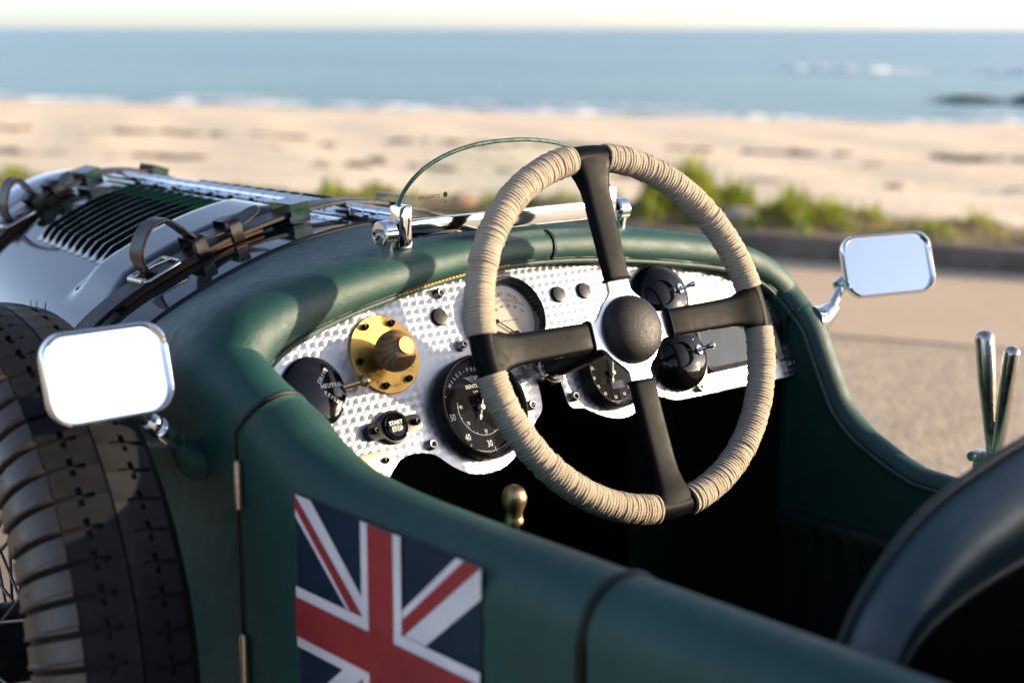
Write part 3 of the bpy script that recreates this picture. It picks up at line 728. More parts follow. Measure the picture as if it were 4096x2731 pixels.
# interior: far inner wall with a pocket, floor, bulkheads
m = MB(); m.grid([[V3(.400, y, z) for z in (.26, .45, .6, .72)] for y in np.linspace(-1.45, -.26, 10)])
m.grid([[V3(.412, y, z) for z in (.26, .5, .7, zt * .5 + .35, zt)] for y, zt in ((-.262, .77), (-.235, .80), (-.21, .85), (-.18, .90), (-.1, .915), (.02, .88), (.12, .80))]); m.grid([[V3(x, -.262, z) for z in (.26, .5, .72)] for x in (.400, .412)])
wall = m.build('inner_side_wall', 'leather_in', car, 40, label='dark green trimmed inner wall on the far side')
m = MB(); P = []
for i, y in enumerate(np.linspace(-.50, -.20, 31)):
    g = .004 * math.sin(i * 1.9) * 1.0
    P.append([V3(.399, y, .47), V3(.388, y, .475), V3(.380, y, .55), V3(.378 + g * .3, y, .64), V3(.380 + g, y, .672), V3(.378 - g, y, .684), V3(.384 + g, y, .690), V3(.399, y, .690)])
m.grid(P); m.build('door_pocket', 'leather_in', wall, 60, label='gathered pocket on the dark inner wall')
m = MB(); m.box((0, -.68, .255), (.80, 1.56, .01)); m.prism([(x * .975, .30 + (z - .30) * .975) for x, z in SEC] + [(.40, .26), (-.40, .26)], -.003, .003, frame((0, .088, 0), (1, 0, 0), (0, 0, 1), (0, -1, 0))); m.box((0, -1.445, .55), (.80, .01, .6))
m.box((0, -.30, .36), (.16, .78, .18)); m.build('floor', 'dark', car, 40, bevel=.004)
m = MB(); m.box((0, .33, .46), (.50, 1.2, .08)); m.box((0, .93, .72), (.46, .02, .52)); m.box((0, .17, .7), (.76, .01, .5)); m.build('chassis', 'dark', car)

# door furniture: flag, brass hinge leaves
FX = -.4262
blue, white, red = 0, 1, 2
fl = MB()
Y0, Y1, Z1, YC, ZC = -.337, -.580, .9025, -.4585, .795
Z0 = 2 * ZC - Z1
def fpoly(c, pts, lift):
    fl.cur = c; n = len(pts)
    fl.add([V3(FX - lift, y, z) for y, z in pts], [list(range(n))])
def q4(f): return f
hw, rw = .0265, .0165                                                 # half widths of the white and the red of the cross
fpoly(blue, [(Y0, Z0), (Y1, Z0), (Y1, Z1), (Y0, Z1)], .0)
def both(c, pts, lift):
    fpoly(c, pts, lift); fpoly(c, [(2 * YC - y, 2 * ZC - z) for y, z in pts], lift)
both(white, [(Y0, Z1), (-.360, Z1), (-.440, .829), (-.440, .795), (Y0, .883)], .0006)
both(white, [(-.5515, Z1), (Y1, Z1), (Y1, .8785), (-.492, .8035), (-.470, .795), (-.470, .829)], .0006)
both(red, [(Y0, Z1), (-.432, .822), (-.432, .806), (Y0, .891)], .0012)
both(red, [(-.5607, Z1), (Y1, Z1), (-.4825, .8186), (-.4825, .8325)], .0012)
fpoly(white, [(YC - hw, Z0), (YC + hw, Z0), (YC + hw, Z1), (YC - hw, Z1)], .0018)
fpoly(white, [(Y0, ZC - .0270), (Y1, ZC - .0270), (Y1, ZC + .0270), (Y0, ZC + .0270)], .0021)
fpoly(red, [(YC - rw, Z0), (YC + rw, Z0), (YC + rw, Z1), (YC - rw, Z1)], .0025)
fpoly(red, [(Y0, ZC - .0175), (Y1, ZC - .0175), (Y1, ZC + .0175), (Y0, ZC + .0175)], .0030)
fl.build('flag', ['flag_blue', 'flag_white', 'flag_red'], door, label='Union flag painted on the green door')
for z0, z1 in ((.868, .913), (.70, .752)):
    h = MB(); h.tube([(-.4285, -.2485, z0), (-.4285, -.2485, z0 + .002), (-.4285, -.2485, z1 - .003), (-.4285, -.2485, z1)], [.002, .0038, .0038, .002], 10)
    for k in range(5): h.lathe([(.0041, -.0006), (.0041, .0006)], Matrix.Translation((-.4285, -.2485, z0 + (k + .5) * (z1 - z0) / 5)), 10)
    h.build('door_hinge', 'plate', door)
m = MB(); m.grid([[V3(-.414, -.2440 + dy, z) for dy in (-.012, .012)] for z in (.25, .5, .75, .92)]); m.build('door_shut', 'gap', car)
m = MB(); m.grid([[V3(-.414, -.684 + dy, z) for dy in (-.014, .014)] for z in (.25, .5, .75, .90)]); m.build('door_shut', 'gap', car)
# ------------------------------------------------------------------ dashboard
bot = [(-.39, -.045), (-.34, -.075), (-.29, -.0845), (-.2442, -.0790), (-.2322, -.0716), (-.2193, -.0626), (-.2004, -.0598), (-.178, -.0652), (-.1624, -.079), (-.145, -.0905), (-.1265, -.0955), (-.1098, -.0958), (-.0931, -.0929), (-.0628, -.0775), (-.0401, -.0568), (-.0249, -.0451), (-.0205, -.034), (-.0185, -.014), (-.0180, .004)]
botR = [(.0143, .004), (.0143, -.0197), (.0151, -.040), (.0190, -.0475), (.0262, -.0500), (.0362, -.0515), (.058, -.0634), (.08, -.0703), (.1027, -.07), (.124, -.0615), (.142, -.0565), (.1549, -.057), (.1757, -.064), (.20, -.0655)]
notch = [(-.0015 + .0165 * math.cos(a), .006 + .0165 * math.sin(a)) for a in np.linspace(PI, 0, 9)][1:-1]
outline = [tuple(p) for p in crom(bot, 3)] + notch + [tuple(p) for p in crom(botR, 3)] + [(.385, -.0664), (.397, -.062), (.401, -.045), (.398, .02), (.385, .050), (.36, .076), (.31, .095), (.24, .110), (.16, .121), (.08, .129), (0, .132), (-.08, .129), (-.16, .121), (-.24, .110), (-.31, .095), (-.36, .076), (-.385, .05), (-.395, .01)]
m = MB(); m.prism(outline, -.003, 0, DM)
dashb = m.build('dashboard', 'engine', car, 30, label='engine-turned aluminium dashboard panel')
# boards behind the panel so that nothing shines through
m = MB(); m.box((0, .035, -.04), (.68, .09, .004), DM); m.build('dash_backing', 'dark', dashb)

def cap_bolt(r, h):
    m = MB(); m.lathe([(r * 1.06, 0), (r * 1.06, h * .55), (r * .95, h * .8), (r * .78, h), (r * .62, h), (r * .52, h * .97)], None, 24)
    hexa = [(r * .52 * math.cos(a), r * .52 * math.sin(a)) for a in np.linspace(0, 2 * PI, 7)[:-1]]
    m.grid([[V3(x, y, h * .97), V3(x, y, h * .35)] for x, y in hexa], True, False)
    m.add([V3(x, y, h * .35) for x, y in hexa], [list(range(6))]); return m
cb = cap_bolt(.0052, .0068); cbm = cb.mesh('cap_bolt', 'steel', 30)
for u, v in ((-.1150, .0985), (-.1800, -.0552), (-.0392, -.0367), (-.0310, .0052), (.0241, -.0370), (.2168, -.0568), (.386, -.052)):
    inst(cbm, 'cap_bolt', dashb, dash(u, v) @ rotz(u * 40))
sb = cap_bolt(.0033, .0055); sbm = sb.mesh('socket_screw', 'black_satin', 30)
nut = MB(); nut.prism([(.0062 * math.cos(a), .0062 * math.sin(a)) for a in np.linspace(0, 2 * PI, 7)[:-1]], 0, .004); nut.lathe([(.0042, .004), (.0042, .008), (.003, .009), (.0022, .009), (.002, .006)], None, 16)
inst(nut.mesh('hex_fitting', 'nickel', 30, ), 'hex_fitting', dashb, dash(-.106, .040) @ rotz(.4))
bp = MB(); bp.lathe([(0, .0035), (.007, .0035), (.0088, .0032), (.0095, .0022), (.0095, 0)], None, 28); bpm = bp.mesh('blanking_plug', 'black_satin', 35)
for u, v in ((-.1225, .0738), (.0480, .0790), (.0872, .0788)): inst(bpm, 'blanking_plug', dashb, dash(u, v))
rv = MB(); rv.lathe([(0, .0012), (.001, .001), (.0016, 0)], None, 10); inst(rv.mesh('pin', 'black_satin'), 'pin', dashb, dash(.31, .040))

# gauges
def ring_ticks(mb, Mx, R0, R1, a0, a1, n, wd, h, big=0, Rb=None, closed=True):
    for k in range(n + 1):
        a = math.radians(a0 + (a1 - a0) * k / n); i0 = Rb if (big and k % big == 0 and Rb) else R0
        c, s = math.cos(a), math.sin(a); w2 = wd * (1.7 if big and k % big == 0 else 1)
        mb.add([V3(i0 * c - w2 * s, i0 * s + w2 * c, h), V3(i0 * c + w2 * s, i0 * s - w2 * c, h), V3(R1 * c + w2 * s, R1 * s - w2 * c, h), V3(R1 * c - w2 * s, R1 * s + w2 * c, h)], [[0, 1, 2, 3]], Mx)
def arc_line(mb, Mx, R, wd, a0, a1, h, n=60):
    mb.grid([[V3((R + d) * math.cos(a), (R + d) * math.sin(a), h) for d in (-wd, wd)] for a in np.radians(np.linspace(a0, a1, n))], Mx=Mx)
def gauge(name, u, v, R, depth, face, label, face_h):
    Mx = dash(u, v)
    m = MB(); m.lathe([(R * 1.0, 0), (R, depth * .8), (R * .985, depth * .95), (R * .955, depth), (R * .925, depth * .97), (R * .90, depth * .85), (R * .90, face_h - .001)], Mx, 56)
    g = m.build(name, 'black_satin', car, 40, label=label)
    m = MB(); m.lathe([(0, face_h), (R * .90, face_h)], Mx, 48); m.build('dial_face', face, g)
    m = MB(); m.lathe([(0, depth * .78), (R * .5, depth * .775), (R * .90, depth * .74)], Mx, 48); m.build('dial_glass', 'dial_glass', g)
    return g, Mx
# speedometer
g, Mx = gauge('speedometer', -.109, -.029, .0555, .017, 'dial_black', 'large round black speedometer dial behind the wheel rim', .006)
FH = .0064; t = MB()
ra, rb = .0462, .0492
arc_line(t, Mx, ra, .00022, -262, 62 - 204, FH) if False else None
A0, A1 = 155, 395
arc_line(t, Mx, ra, .00025, A0, A1, FH, 90); arc_line(t, Mx, rb, .00025, A0, A1, FH, 90)
ring_ticks(t, Mx, ra, rb, A0, A1, 60, .00020, FH, 10, ra - .0035)
def sp_ang(mph): return 270 - 8 - (mph - 30) * 3.4                        # 50 at the left, 30 at the bottom
for n_, ang in ((50, 187), (40, 226), (30, 268), (20, 310), (10, 350)):
    a = math.radians(ang); put_text(t, str(n_), .0098, Mx @ Matrix.Translation((.0385 * math.cos(a), .0385 * math.sin(a), FH)), .022, .72)
arc_line(t, Mx, .0290, .00022, 160, 380, FH, 70)
for n_, ang in ((90, 170), (70, 213), (50, 266), (30, 320)):
    a = math.radians(ang); put_text(t, str(n_), .0052, Mx @ Matrix.Translation((.0250 * math.cos(a), .0250 * math.sin(a), FH)), .015, .75)
for ang in range(170, 380, 24):
    a = math.radians(ang); t.add([V3(.0290 * math.cos(a + d), .0290 * math.sin(a + d), FH) for d in (-.03, .03)] + [V3(.0272 * math.cos(a), .0272 * math.sin(a), FH)], [[0, 1, 2]], Mx)
arc_text(t, 'MILES-PER-HOUR', .0056, Mx, .0415, 90, 7.2, FH, .02)
put_text(t, 'BENTLEY', .0056, Mx @ Matrix.Translation((0, .0235, FH)), .02, 1.0)
put_text(t, 'km/h', .0032, Mx @ Matrix.Translation((0, .0178, FH)), .01)
# winged roundel
W = Mx @ Matrix.Translation((0, .0312, FH))
for s in (-1, 1):
    for k in range(5):
        y0 = .0026 - k * .0011; L = .0125 - k * .0019
        t.add([V3(s * .0026, y0, 0), V3(s * .0026, y0 - .00085, 0), V3(s * (L * .7), y0 - .00045, 0), V3(s * L, y0 + .0010, 0), V3(s * L * .8, y0 + .0004, 0)], [[0, 1, 2, 3, 4]], W)
t.lathe([(.0031, 0), (.0037, 0)], W, 20); put_text(t, 'B', .0050, W @ Matrix.Translation((0, 0, 0)), .02)
t.build('dial_markings', 'white_print', g)
m = MB(); m.box((0, .0095, FH - .0001), (.021, .0095, .0006), Mx); m.build('counter_window', 'black_gloss', g)
m = MB(); m.lathe([(0, .0052), (.003, .005), (.0034, .004), (.0034, 0)], Mx @ Matrix.Translation((0, 0, FH)), 16)
m.prism([(-.0012, 0), (.0012, 0), (.0006, -.0075), (.0019, -.0098), (.0008, -.0142), (-.0008, -.0142), (-.0019, -.0098), (-.0006, -.0075)], .0092, .0098, Mx @ rotz(math.radians(-28)))
m.prism([(-.0009, 0), (.0009, 0), (.0004, .030), (-.0004, .030)], .0092, .0098, Mx @ rotz(math.radians(-28))); m.build('needle', 'white_print', g)
m = MB()
for x in (-.010, -.002, .006): m.lathe([(.0030, FH + .0002), (.0034, FH + .0002)], Mx @ Matrix.Translation((x, -.0175, 0)), 16)
m.build('tell_tale', 'black_gloss', g)
# battery gauge
g, Mx = gauge('battery_gauge', -.0365, .0615, .0425, .020, 'dial_cream', 'round cream battery level gauge in a deep black bezel', .006)
m = MB(); m.lathe([(.0383, .0155), (.0383, .006), (.0352, .0062), (.0352, .0066)], Mx, 48); m.build('spacer_ring', M['clip'] if False else noisy('grey_ring', (.10, .115, .13), .5), g)
t = MB(); put_text(t, 'BATTERY LEVEL', .0050, Mx @ Matrix.Translation((-.001, .0235, FH + .001)), .012, .95) if False else arc_text(t, 'BATTERY LEVEL', .0050, Mx, .0560 - .0305, 92, 8.2, FH + .0004, .014)
arc_line(t, Mx @ Matrix.Translation((0, -.020, 0)), .0400, .00014, 50, 130, FH + .0004); arc_line(t, Mx @ Matrix.Translation((0, -.020, 0)), .0378, .00014, 50, 130, FH + .0004)
ring_ticks(t, Mx @ Matrix.Translation((0, -.020, 0)), .0378, .0400, 50, 130, 30, .00011, FH + .0004, 6, .0352)
for k, n_ in enumerate((0, 20, 40, 60, 80, 100)):
    a = math.radians(130 - k * 16); put_text(t, str(n_), .0048, Mx @ Matrix.Translation((.0322 * math.cos(a), -.020 + .0322 * math.sin(a), FH + .0004)) @ rotz(a - PI / 2), .0)
put_text(t, 'AUTOMATED-PHELAB DESIG CROMIE 45', .0022, Mx @ Matrix.Translation((0, -.0045, FH + .0004)), .005) if False else t.box((0, -.0042, FH + .0004), (.024, .0007, .00005), Mx)
t.build('dial_markings', 'black_print', g)
m = MB(); m.prism([(-.0007, 0), (.0007, 0), (.0004, .030), (-.0004, .030)], .0085, .0092, Mx @ Matrix.Translation((.003, -.020, 0)) @ rotz(math.radians(52)))
m.lathe([(0, .0105), (.0032, .0103), (.0036, .0085)], Mx @ Matrix.Translation((.003, -.020, 0)), 18)
m.lathe([(0, .0098), (.0022, .0096), (.0025, .0085)], Mx @ Matrix.Translation((-.0185, -.0035, 0)), 14); m.build('needle', 'dial_black', g)
m = MB(); m.lathe([(0, .0085), (.0016, .008), (.002, .0062)], Mx @ Matrix.Translation((-.018, -.0235, 0)), 12); m.build('warning_lamp', 'red_print', g)
# rev counter
g, Mx = gauge('rev_counter', .0845, -.0205, .0410, .017, 'dial_black', 'smaller black dial beside the steering column', .006)
t = MB(); arc_line(t, Mx, .0340, .0002, 180, 380, FH); arc_line(t, Mx, .0322, .0002, 180, 380, FH)
for n_, ang in ((90, 160), (80, 184), (70, 206), (60, 230), (50, 262), (40, 292), (30, 316), (20, 345)):
    a = math.radians(ang); put_text(t, str(n_), .0056, Mx @ Matrix.Translation((.0275 * math.cos(a), .0275 * math.sin(a), FH)), .012, .8)
t.build('dial_markings', 'white_print', g)
t = MB()
for ang in (262, 292, 316):
    a = math.radians(ang); t.lathe([(0, FH + .0002), (.0007, FH + .0002)], Mx @ Matrix.Translation((.033 * math.cos(a), .033 * math.sin(a), 0)), 8)
t.build('red_marks', 'red_print', g)
m = MB(); m.box((.004, -.0135, FH), (.018, .0085, .0006), Mx); m.build('counter_window', 'lcd', g)
m = MB(); m.lathe([(0, .0052), (.0026, .005), (.003, .004), (.003, 0)], Mx @ Matrix.Translation((0, 0, FH)), 16)
m.prism([(-.0011, 0), (.0011, 0), (.0005, -.006), (.0017, -.0078), (.0007, -.0115), (-.0007, -.0115), (-.0017, -.0078), (-.0005, -.006)], .0092, .0098, Mx @ rotz(math.radians(-22)))
m.prism([(-.0008, 0), (.0008, 0), (.0004, .022), (-.0004, .022)], .0092, .0098, Mx @ rotz(math.radians(-22))); m.build('needle', 'white_print', g)

# gear selector: black dome, three words, brass lever
Mx = dash(-.297, .019)
DH = .0065
m = MB(); prof = [(.0355, 0), (.0355, .003)] + [(.0350 * math.cos(a), .003 + DH * math.sin(a)) for a in np.linspace(.05, PI / 2, 14)]; m.lathe(prof, Mx, 48)
sel = m.build('gear_selector', 'black_gloss', car, 40, label='glossy black selector dome lettered DRIVE NEUTRAL REVERSE')
def dome_h(r): return .003 + DH * math.sqrt(max(0, 1 - (r / .0350) ** 2)) + .0004
t = MB()
for wd, rot, cx, cy in (('DRIVE', 42, .0100, .0130), ('NEUTRAL', 0, .0175, .0022), ('REVERSE', -38, .0165, -.0120)):
    for i, ch in enumerate(wd):
        n_ = len(wd); a = math.radians(rot); d = (i - (n_ - 1) / 2) * .0039
        x, y = cx + d * math.cos(a), cy + d * math.sin(a); r_ = math.hypot(x, y); sl = math.atan2(DH * r_ / .035 ** 2, math.sqrt(max(.05, 1 - (r_ / .035) ** 2)))
        ax = V3(-y, x, 0).normalized()
        put_text(t, ch, .0058, Mx @ Matrix.Translation((x, y, dome_h(r_))) @ Matrix.Rotation(sl, 4, ax) @ rotz(a), .022, .95)
t.build('lettering', 'white_print', sel)
m = MB(); p0 = Mx @ V3(.031, -.001, .005); p1 = Mx @ V3(.0515, .0002, .010); m.tube([p0, p1], .0030, 14)
d = (p1 - p0).normalized(); m.lathe([(0, .0066)] + [(.0066 * math.sin(a), .0066 * math.cos(a)) for a in np.linspace(.2, PI - .5, 10)], zframe(p1 + d * .003, d), 18)
m.build('lever', 'brass_d', sel)

# brass mode plate with turned wooden knob
Mx = dash(-.2035, .0440)
m = MB(); m.lathe([(.0412, 0), (.0412, .0024), (.0406, .003), (0, .003)], Mx, 64); bp_ = m.build('mode_plate', 'brass', car, 30, label='round brass plate with a wooden knob, engraved COMFORT and SPORT')
for ang in (62, 118, 186, 250, 302):
    a = math.radians(ang); inst(sbm, 'socket_screw', bp_, Mx @ Matrix.Translation((.0342 * math.cos(a), .0342 * math.sin(a), .003)))
t = MB(); arc_text(t, 'COMFORT', .0050, Mx, .0330, 218, 8.4, .0032, -.012, True); arc_text(t, 'BENTLEY', .0046, Mx, .0335, 277, 7.0, .0032, -.012, True); arc_text(t, 'SPORT', .0050, Mx, .0330, 337, 8.6, .0032, -.012, True)
t.build('engraving', 'black_print', bp_)
Kx = dash(-.2085, .0405)
m = MB(); m.lathe([(.010, .003), (.010, .008), (.0125, .0085)] + [(.0213 * math.sin(a), .0272 - .0205 * math.cos(a)) for a in np.linspace(.60, PI - .40, 18)] + [(.0078, .0460)], Kx, 40)
kb_ = m.build('knob', 'wood', bp_, 50)
m = MB(); m.lathe([(.0088, .0445), (.0088, .0472), (.0084, .0476), (0, .0476)], Kx, 32); cap = m.build('knob_cap', 'brass', bp_, 30)
m = MB(); m.box((0, 0, .0477), (.0016, .0172, .0006), Kx @ rotz(math.radians(14))); m.build('cap_slot', 'brass_d', bp_)

# start button
Mx = dash(-.2195, -.0305) @ rotz(math.radians(1))
def lobes(rc, rl, dx, n=8):
    out = []
    for sgn in (1, -1):
        out += [(sgn * (dx + rl * math.cos(a)), sgn * rl * math.sin(a)) for a in np.linspace(-PI / 2, PI / 2, n)]
        out += [(sgn * (dx * .62), sgn * (rl * 1.02)), (sgn * rc * math.cos(.95), sgn * rc * math.sin(.95)), (sgn * rc * math.cos(1.25), sgn * rc * math.sin(1.25)), (0, sgn * rc), (-sgn * rc * math.cos(1.25), sgn * rc * math.sin(1.25)), (-sgn * rc * math.cos(.95), sgn * rc * math.sin(.95)), (-sgn * dx * .62, sgn * rl * 1.02)]
    return out
m = MB(); m.prism(lobes(.0172, .0088, .0255), 0, .0065, Mx); sbt = m.build('start_button', 'black_satin', car, 40, bevel=.0006, label='black start stop button with two mounting lugs')
m = MB(); m.lathe([(.0142, .0060), (.0142, .0085), (.0134, .0094), (.0120, .0088), (.0112, .0080), (.0110, .0086), (.0104, .0092), (0, .0092)], Mx, 40); m.build('button', 'black_gloss', sbt, 40)
t = MB(); put_text(t, 'START', .0056, Mx @ Matrix.Translation((0, .0034, .0094)), .018); put_text(t, 'STOP', .0056, Mx @ Matrix.Translation((0, -.0034, .0094)), .018); t.box((0, 0, .0094), (.0125, .0004, .0001), Mx); t.build('lettering', 'white_print', sbt)
for s in (-1, 1): inst(sbm, 'socket_screw', sbt, Mx @ Matrix.Translation((s * .0255, 0, .0065)))

# chassis plate
Mx = dash(-.2725, -.0612)
def stadium(L, r, n=10): return [(L + r * math.cos(a), r * math.sin(a)) for a in np.linspace(-PI / 2, PI / 2, n)] + [(-L + r * math.cos(a), r * math.sin(a)) for a in np.linspace(PI / 2, 3 * PI / 2, n)]
m = MB(); m.prism(stadium(.035, .0105), 0, .004, Mx); cp = m.build('chassis_plate', 'plate', car, 30, bevel=.0008, label='pale metal plate engraved XP2')
t = MB(); put_text(t, 'X P 2', .0056, Mx @ Matrix.Translation((.0145, -.001, .0042)), -.012); t.build('engraving', 'brass_d', cp)
t = MB()
for x0, x1, y in ((.001, .0145, .0052), (.016, .038, .0060), (.004, .040, -.0062), (-.03, -.002, -.0062)): t.box(((x0 + x1) / 2, y, .0041), (x1 - x0, .0003, .0004), Mx)
t.build('engraved_line', 'brass_d', cp)
inst(sbm, 'socket_screw', cp, Mx @ Matrix.Translation((.0325, 0, .002)))

# two switch pods
for u, v, lab, dirn in ((.1965, .0560, 'upper black domed switch pod with toggle and arrow', 1), (.1950, -.0190, 'lower black domed switch pod with toggle', 0)):
    Mx = dash(u, v)
    m = MB(); prof = [(.0390, 0), (.0390, .007)] + [(.0387 * math.cos(a) ** .75 if a < PI / 2 - .01 else 0, .007 + .0225 * math.sin(a)) for a in np.linspace(.05, PI / 2, 16)]
    m.lathe(prof, Mx, 48); pod = m.build('switch_pod', 'black_gloss', car, 45, label=lab)
    # dished bowl on the left of the dome
    Bx = Mx @ Matrix.Translation((-.015, .001, .0265)) @ Matrix.Rotation(math.radians(-24), 4, 'Y')
    m = MB(); m.lathe([(.0148, .0), (.0152, .0012), (.0145, .0018), (.0135, .0008), (.009, -.002), (0, -.0035)], Bx, 32); m.build('bowl', 'black_gloss', pod, 45)
    Tx = Mx @ Matrix.Translation((.0125, .002, .0270)) @ Matrix.Rotation(math.radians(16), 4, 'Y')
    m = MB(); m.lathe([(.0066, -.003), (.0066, .0022), (.0056, .0032), (.0034, .0032), (.0030, .0015)], Tx, 24); m.build('toggle_collar', 'chrome', pod)
    m = MB(); m.lathe([(.0017, 0), (.0021, .006), (.0026, .013), (.0034, .0155), (.0038, .018), (.0030, .021), (0, .022)], Tx @ Matrix.Rotation(math.radians(14), 4, 'Y'), 18); m.build('toggle', 'chrome', pod)
    t = MB()
    if dirn:
        A = Mx @ Matrix.Translation((-.0005, .002, .0302)); pts = [(-.0050, 0), (-.0012, .0032), (-.0012, .0018), (.0042, .0018), (.0042, -.0018), (-.0012, -.0018), (-.0012, -.0032)]
        n_ = len(pts); c_ = [(x * .72 + .0001, y * .66) for x, y in pts]
        t.add([V3(x, y, 0) for x, y in pts] + [V3(x, y, 0) for x, y in c_], [[i, (i + 1) % n_, (i + 1) % n_ + n_, i + n_] for i in range(n_)], A); t.build('arrow_mark', 'white_print', pod)
    else:
        put_text(t, 'LO', .0055, Mx @ Matrix.Translation((.008, .0165, .0275)) @ Matrix.Rotation(math.radians(-22), 4, 'X'), .02); t.build('lettering', 'white_print', pod)

# display
def rrect(wd, ht, r, n=6):
    out = []
    for cx, cy, a0 in ((wd / 2 - r, ht / 2 - r, 0), (-wd / 2 + r, ht / 2 - r, PI / 2), (-wd / 2 + r, -ht / 2 + r, PI), (wd / 2 - r, -ht / 2 + r, 3 * PI / 2)):
        out += [(cx + r * math.cos(a0 + PI / 2 * k / n), cy + r * math.sin(a0 + PI / 2 * k / n)) for k in range(n + 1)]
    return out
Mx = dash(.300, -.0015)
m = MB(); a = rrect(.136, .084, .010); b = rrect(.124, .072, .006)
m.grid([[V3(x, y, 0), V3(x, y, .009), V3(x * .985, y * .975, .0112)] for x, y in a], True, False, Mx)
m.grid([[V3(p[0] * .985, p[1] * .975, .0112), V3(q[0], q[1], .0100)] for p, q in zip(a, b)], True, False, Mx)
ds = m.build('display_screen', 'black_satin', car, 40, label='rectangular display screen in a black surround')
m = MB(); m.flat(b, .0098, Mx); m.build('screen_glass', 'screen', ds)

# ------------------------------------------------------------------ steering column and wheel
WC = V3(.004, -.3027, .9829); WN = V3(-.0605, -.9318, .3578).normalized(); WU = V3(.9979, -.0648, 0).normalized(); WV = WN.cross(WU)
WM = frame(WC, WU, WV, WN) @ rotz(math.radians(1.0))
ce = dash(-.001, -.001, 0).translation
ax = (WC - ce).normalized()
m = MB(); m.tube([ce - ax * .15, ce + ax * .016, ce + ax * .03, WC - WN * .035, WC - WN * .008], [.0125, .0125, .0155, .019, .021], 24)
colm = m.build('steering_column', 'black_satin', car, 40, label='black steering column')
m = MB(); m.lathe([(.0128, -.004), (.0188, -.004), (.0195, -.002), (.0195, .006), (.0180, .009), (.0160, .010), (.0150, .013), (.0128, .013)], zframe(ce, ax), 32); m.build('collar', 'nickel', colm, 30)
m = MB(); m.prism([(-.0135, 0), (-.0165, -.028), (-.012, -.018), (.010, -.018), (.0140, -.028), (.0125, 0)], -.009, -.005, DM); m.build('bracket', 'black_satin', colm)

RW = .1836; RR = .0150
rim = MB(); rim.tube([WM @ V3(RW * math.cos(a), RW * math.sin(a), 0) for a in np.linspace(0, 2 * PI, 121)[:-1]], .0128, 18, closed=True)
wheel = rim.build('steering_wheel', 'black_rubber', car, 60, label='four-spoke steering wheel with twine-bound rim')
gaps = {90: 6.9, 180: 5.9, 270: 6.9, 0: 6.9}
def rope(a0, a1, seed):
    r = np.random.default_rng(seed); Ltot = math.radians(a1 - a0) * RW; turns = int(Ltot / .0034); per = 8; ns = turns * per; seg = 30
    lv = r.normal(size=turns + 4) * .00030; lv -= np.where(r.uniform(size=turns + 4) < .10, .0009, 0)
    ph = r.uniform(0, 6, 3); P = []
    for i in range(ns + 1):
        row = []
        for j in range(seg):
            psi = 2 * PI * j / seg; f = i / per + j / seg            # helical phase
            k = int(f); fr = f - k; b = math.sqrt(max(0, 1 - (2 * fr - 1) ** 2))
            strand = .00018 * math.sin(psi * 34 + k * 2.1 + ph[0])
            rad = RR - .0009 + .0011 * b + lv[min(k, turns + 3)] * b + strand * b + .0003 * math.sin(i * .011 + ph[1])
            if i < 2 or i > ns - 2: rad = .0125 if i in (0, ns) else rad
            a = math.radians(a0) + math.radians(a1 - a0) * i / ns
            d = V3(math.cos(a), math.sin(a), 0); row.append(WM @ (d * (RW + rad * math.cos(psi)) + V3(0, 0, rad * math.sin(psi))))
        P.append(row)
    m = MB(); m.grid(P, False, True); return m.build('twine_binding', 'twine', wheel, 80)
for k, (a0, a1) in enumerate(((0, 90), (90, 180), (180, 270), (270, 360))):
    rope(a0 + gaps[a0], a1 - gaps[a1 % 360], 100 + k)
for ang in (0, 90, 180, 270):
    S = WM @ rotz(math.radians(ang))
    # sleeve: soft-edged flat bar flaring into the rim
    P = []
    for r_, hw_, th in ((.0535, .0144, .0056), (.056, .0147, .0061), (.08, .0150, .0063), (.11, .0153, .0065), (.135, .0157, .0069), (.150, .0165, .0078), (.160, .0184, .0096), (.168, .0214, .0112), (.175, .0250, .0122), (.1836, .0272, .0126)):
        row = []
        for k in range(28):
            a = 2 * PI * k / 28; c_, s_ = math.cos(a), math.sin(a)
            row.append(S @ V3(r_, math.copysign(abs(c_) ** .38, c_) * hw_, math.copysign(abs(s_) ** .5, s_) * th))
        P.append(row)
    m = MB(); m.grid(P, False, True); o_ = len(m.v); m.f.append(list(range(28))); m.mi.append(0); m.build('spoke', 'black_rubber', wheel, 55)
    m = MB(); m.tube([S @ V3(.0535, math.copysign(abs(math.cos(a)) ** .35, math.cos(a)) * .0150, math.copysign(abs(math.sin(a)) ** .5, math.sin(a)) * .0062) for a in np.linspace(0, 2 * PI, 33)[:-1]], .0016, 8, closed=True); m.build('sleeve_bead', 'black_rubber', wheel, 60)
cross = []
for ang in (0, 90, 180, 270):
    a0 = math.radians(ang); R_ = lambda x, y: (x * math.cos(a0) - y * math.sin(a0), x * math.sin(a0) + y * math.cos(a0))
    cross += [R_(.0365, -.0185), R_(.0420, -.0142), R_(.060, -.0138), R_(.060, .0138), R_(.0420, .0142), R_(.0365, .0185), R_(.031, .026)]
m = MB(); m.prism(cross, -.003, .0015, WM); m.build('hub_plate', 'alu', wheel, 30, bevel=.0006)
m = MB(); m.lathe([(.0355, .0015), (.0358, .004), (.0350, .009), (.0322, .0145), (.0275, .0185), (.020, .0218), (.010, .0238), (0, .0243)], WM, 48); m.build('horn_button', 'horn', wheel, 60)

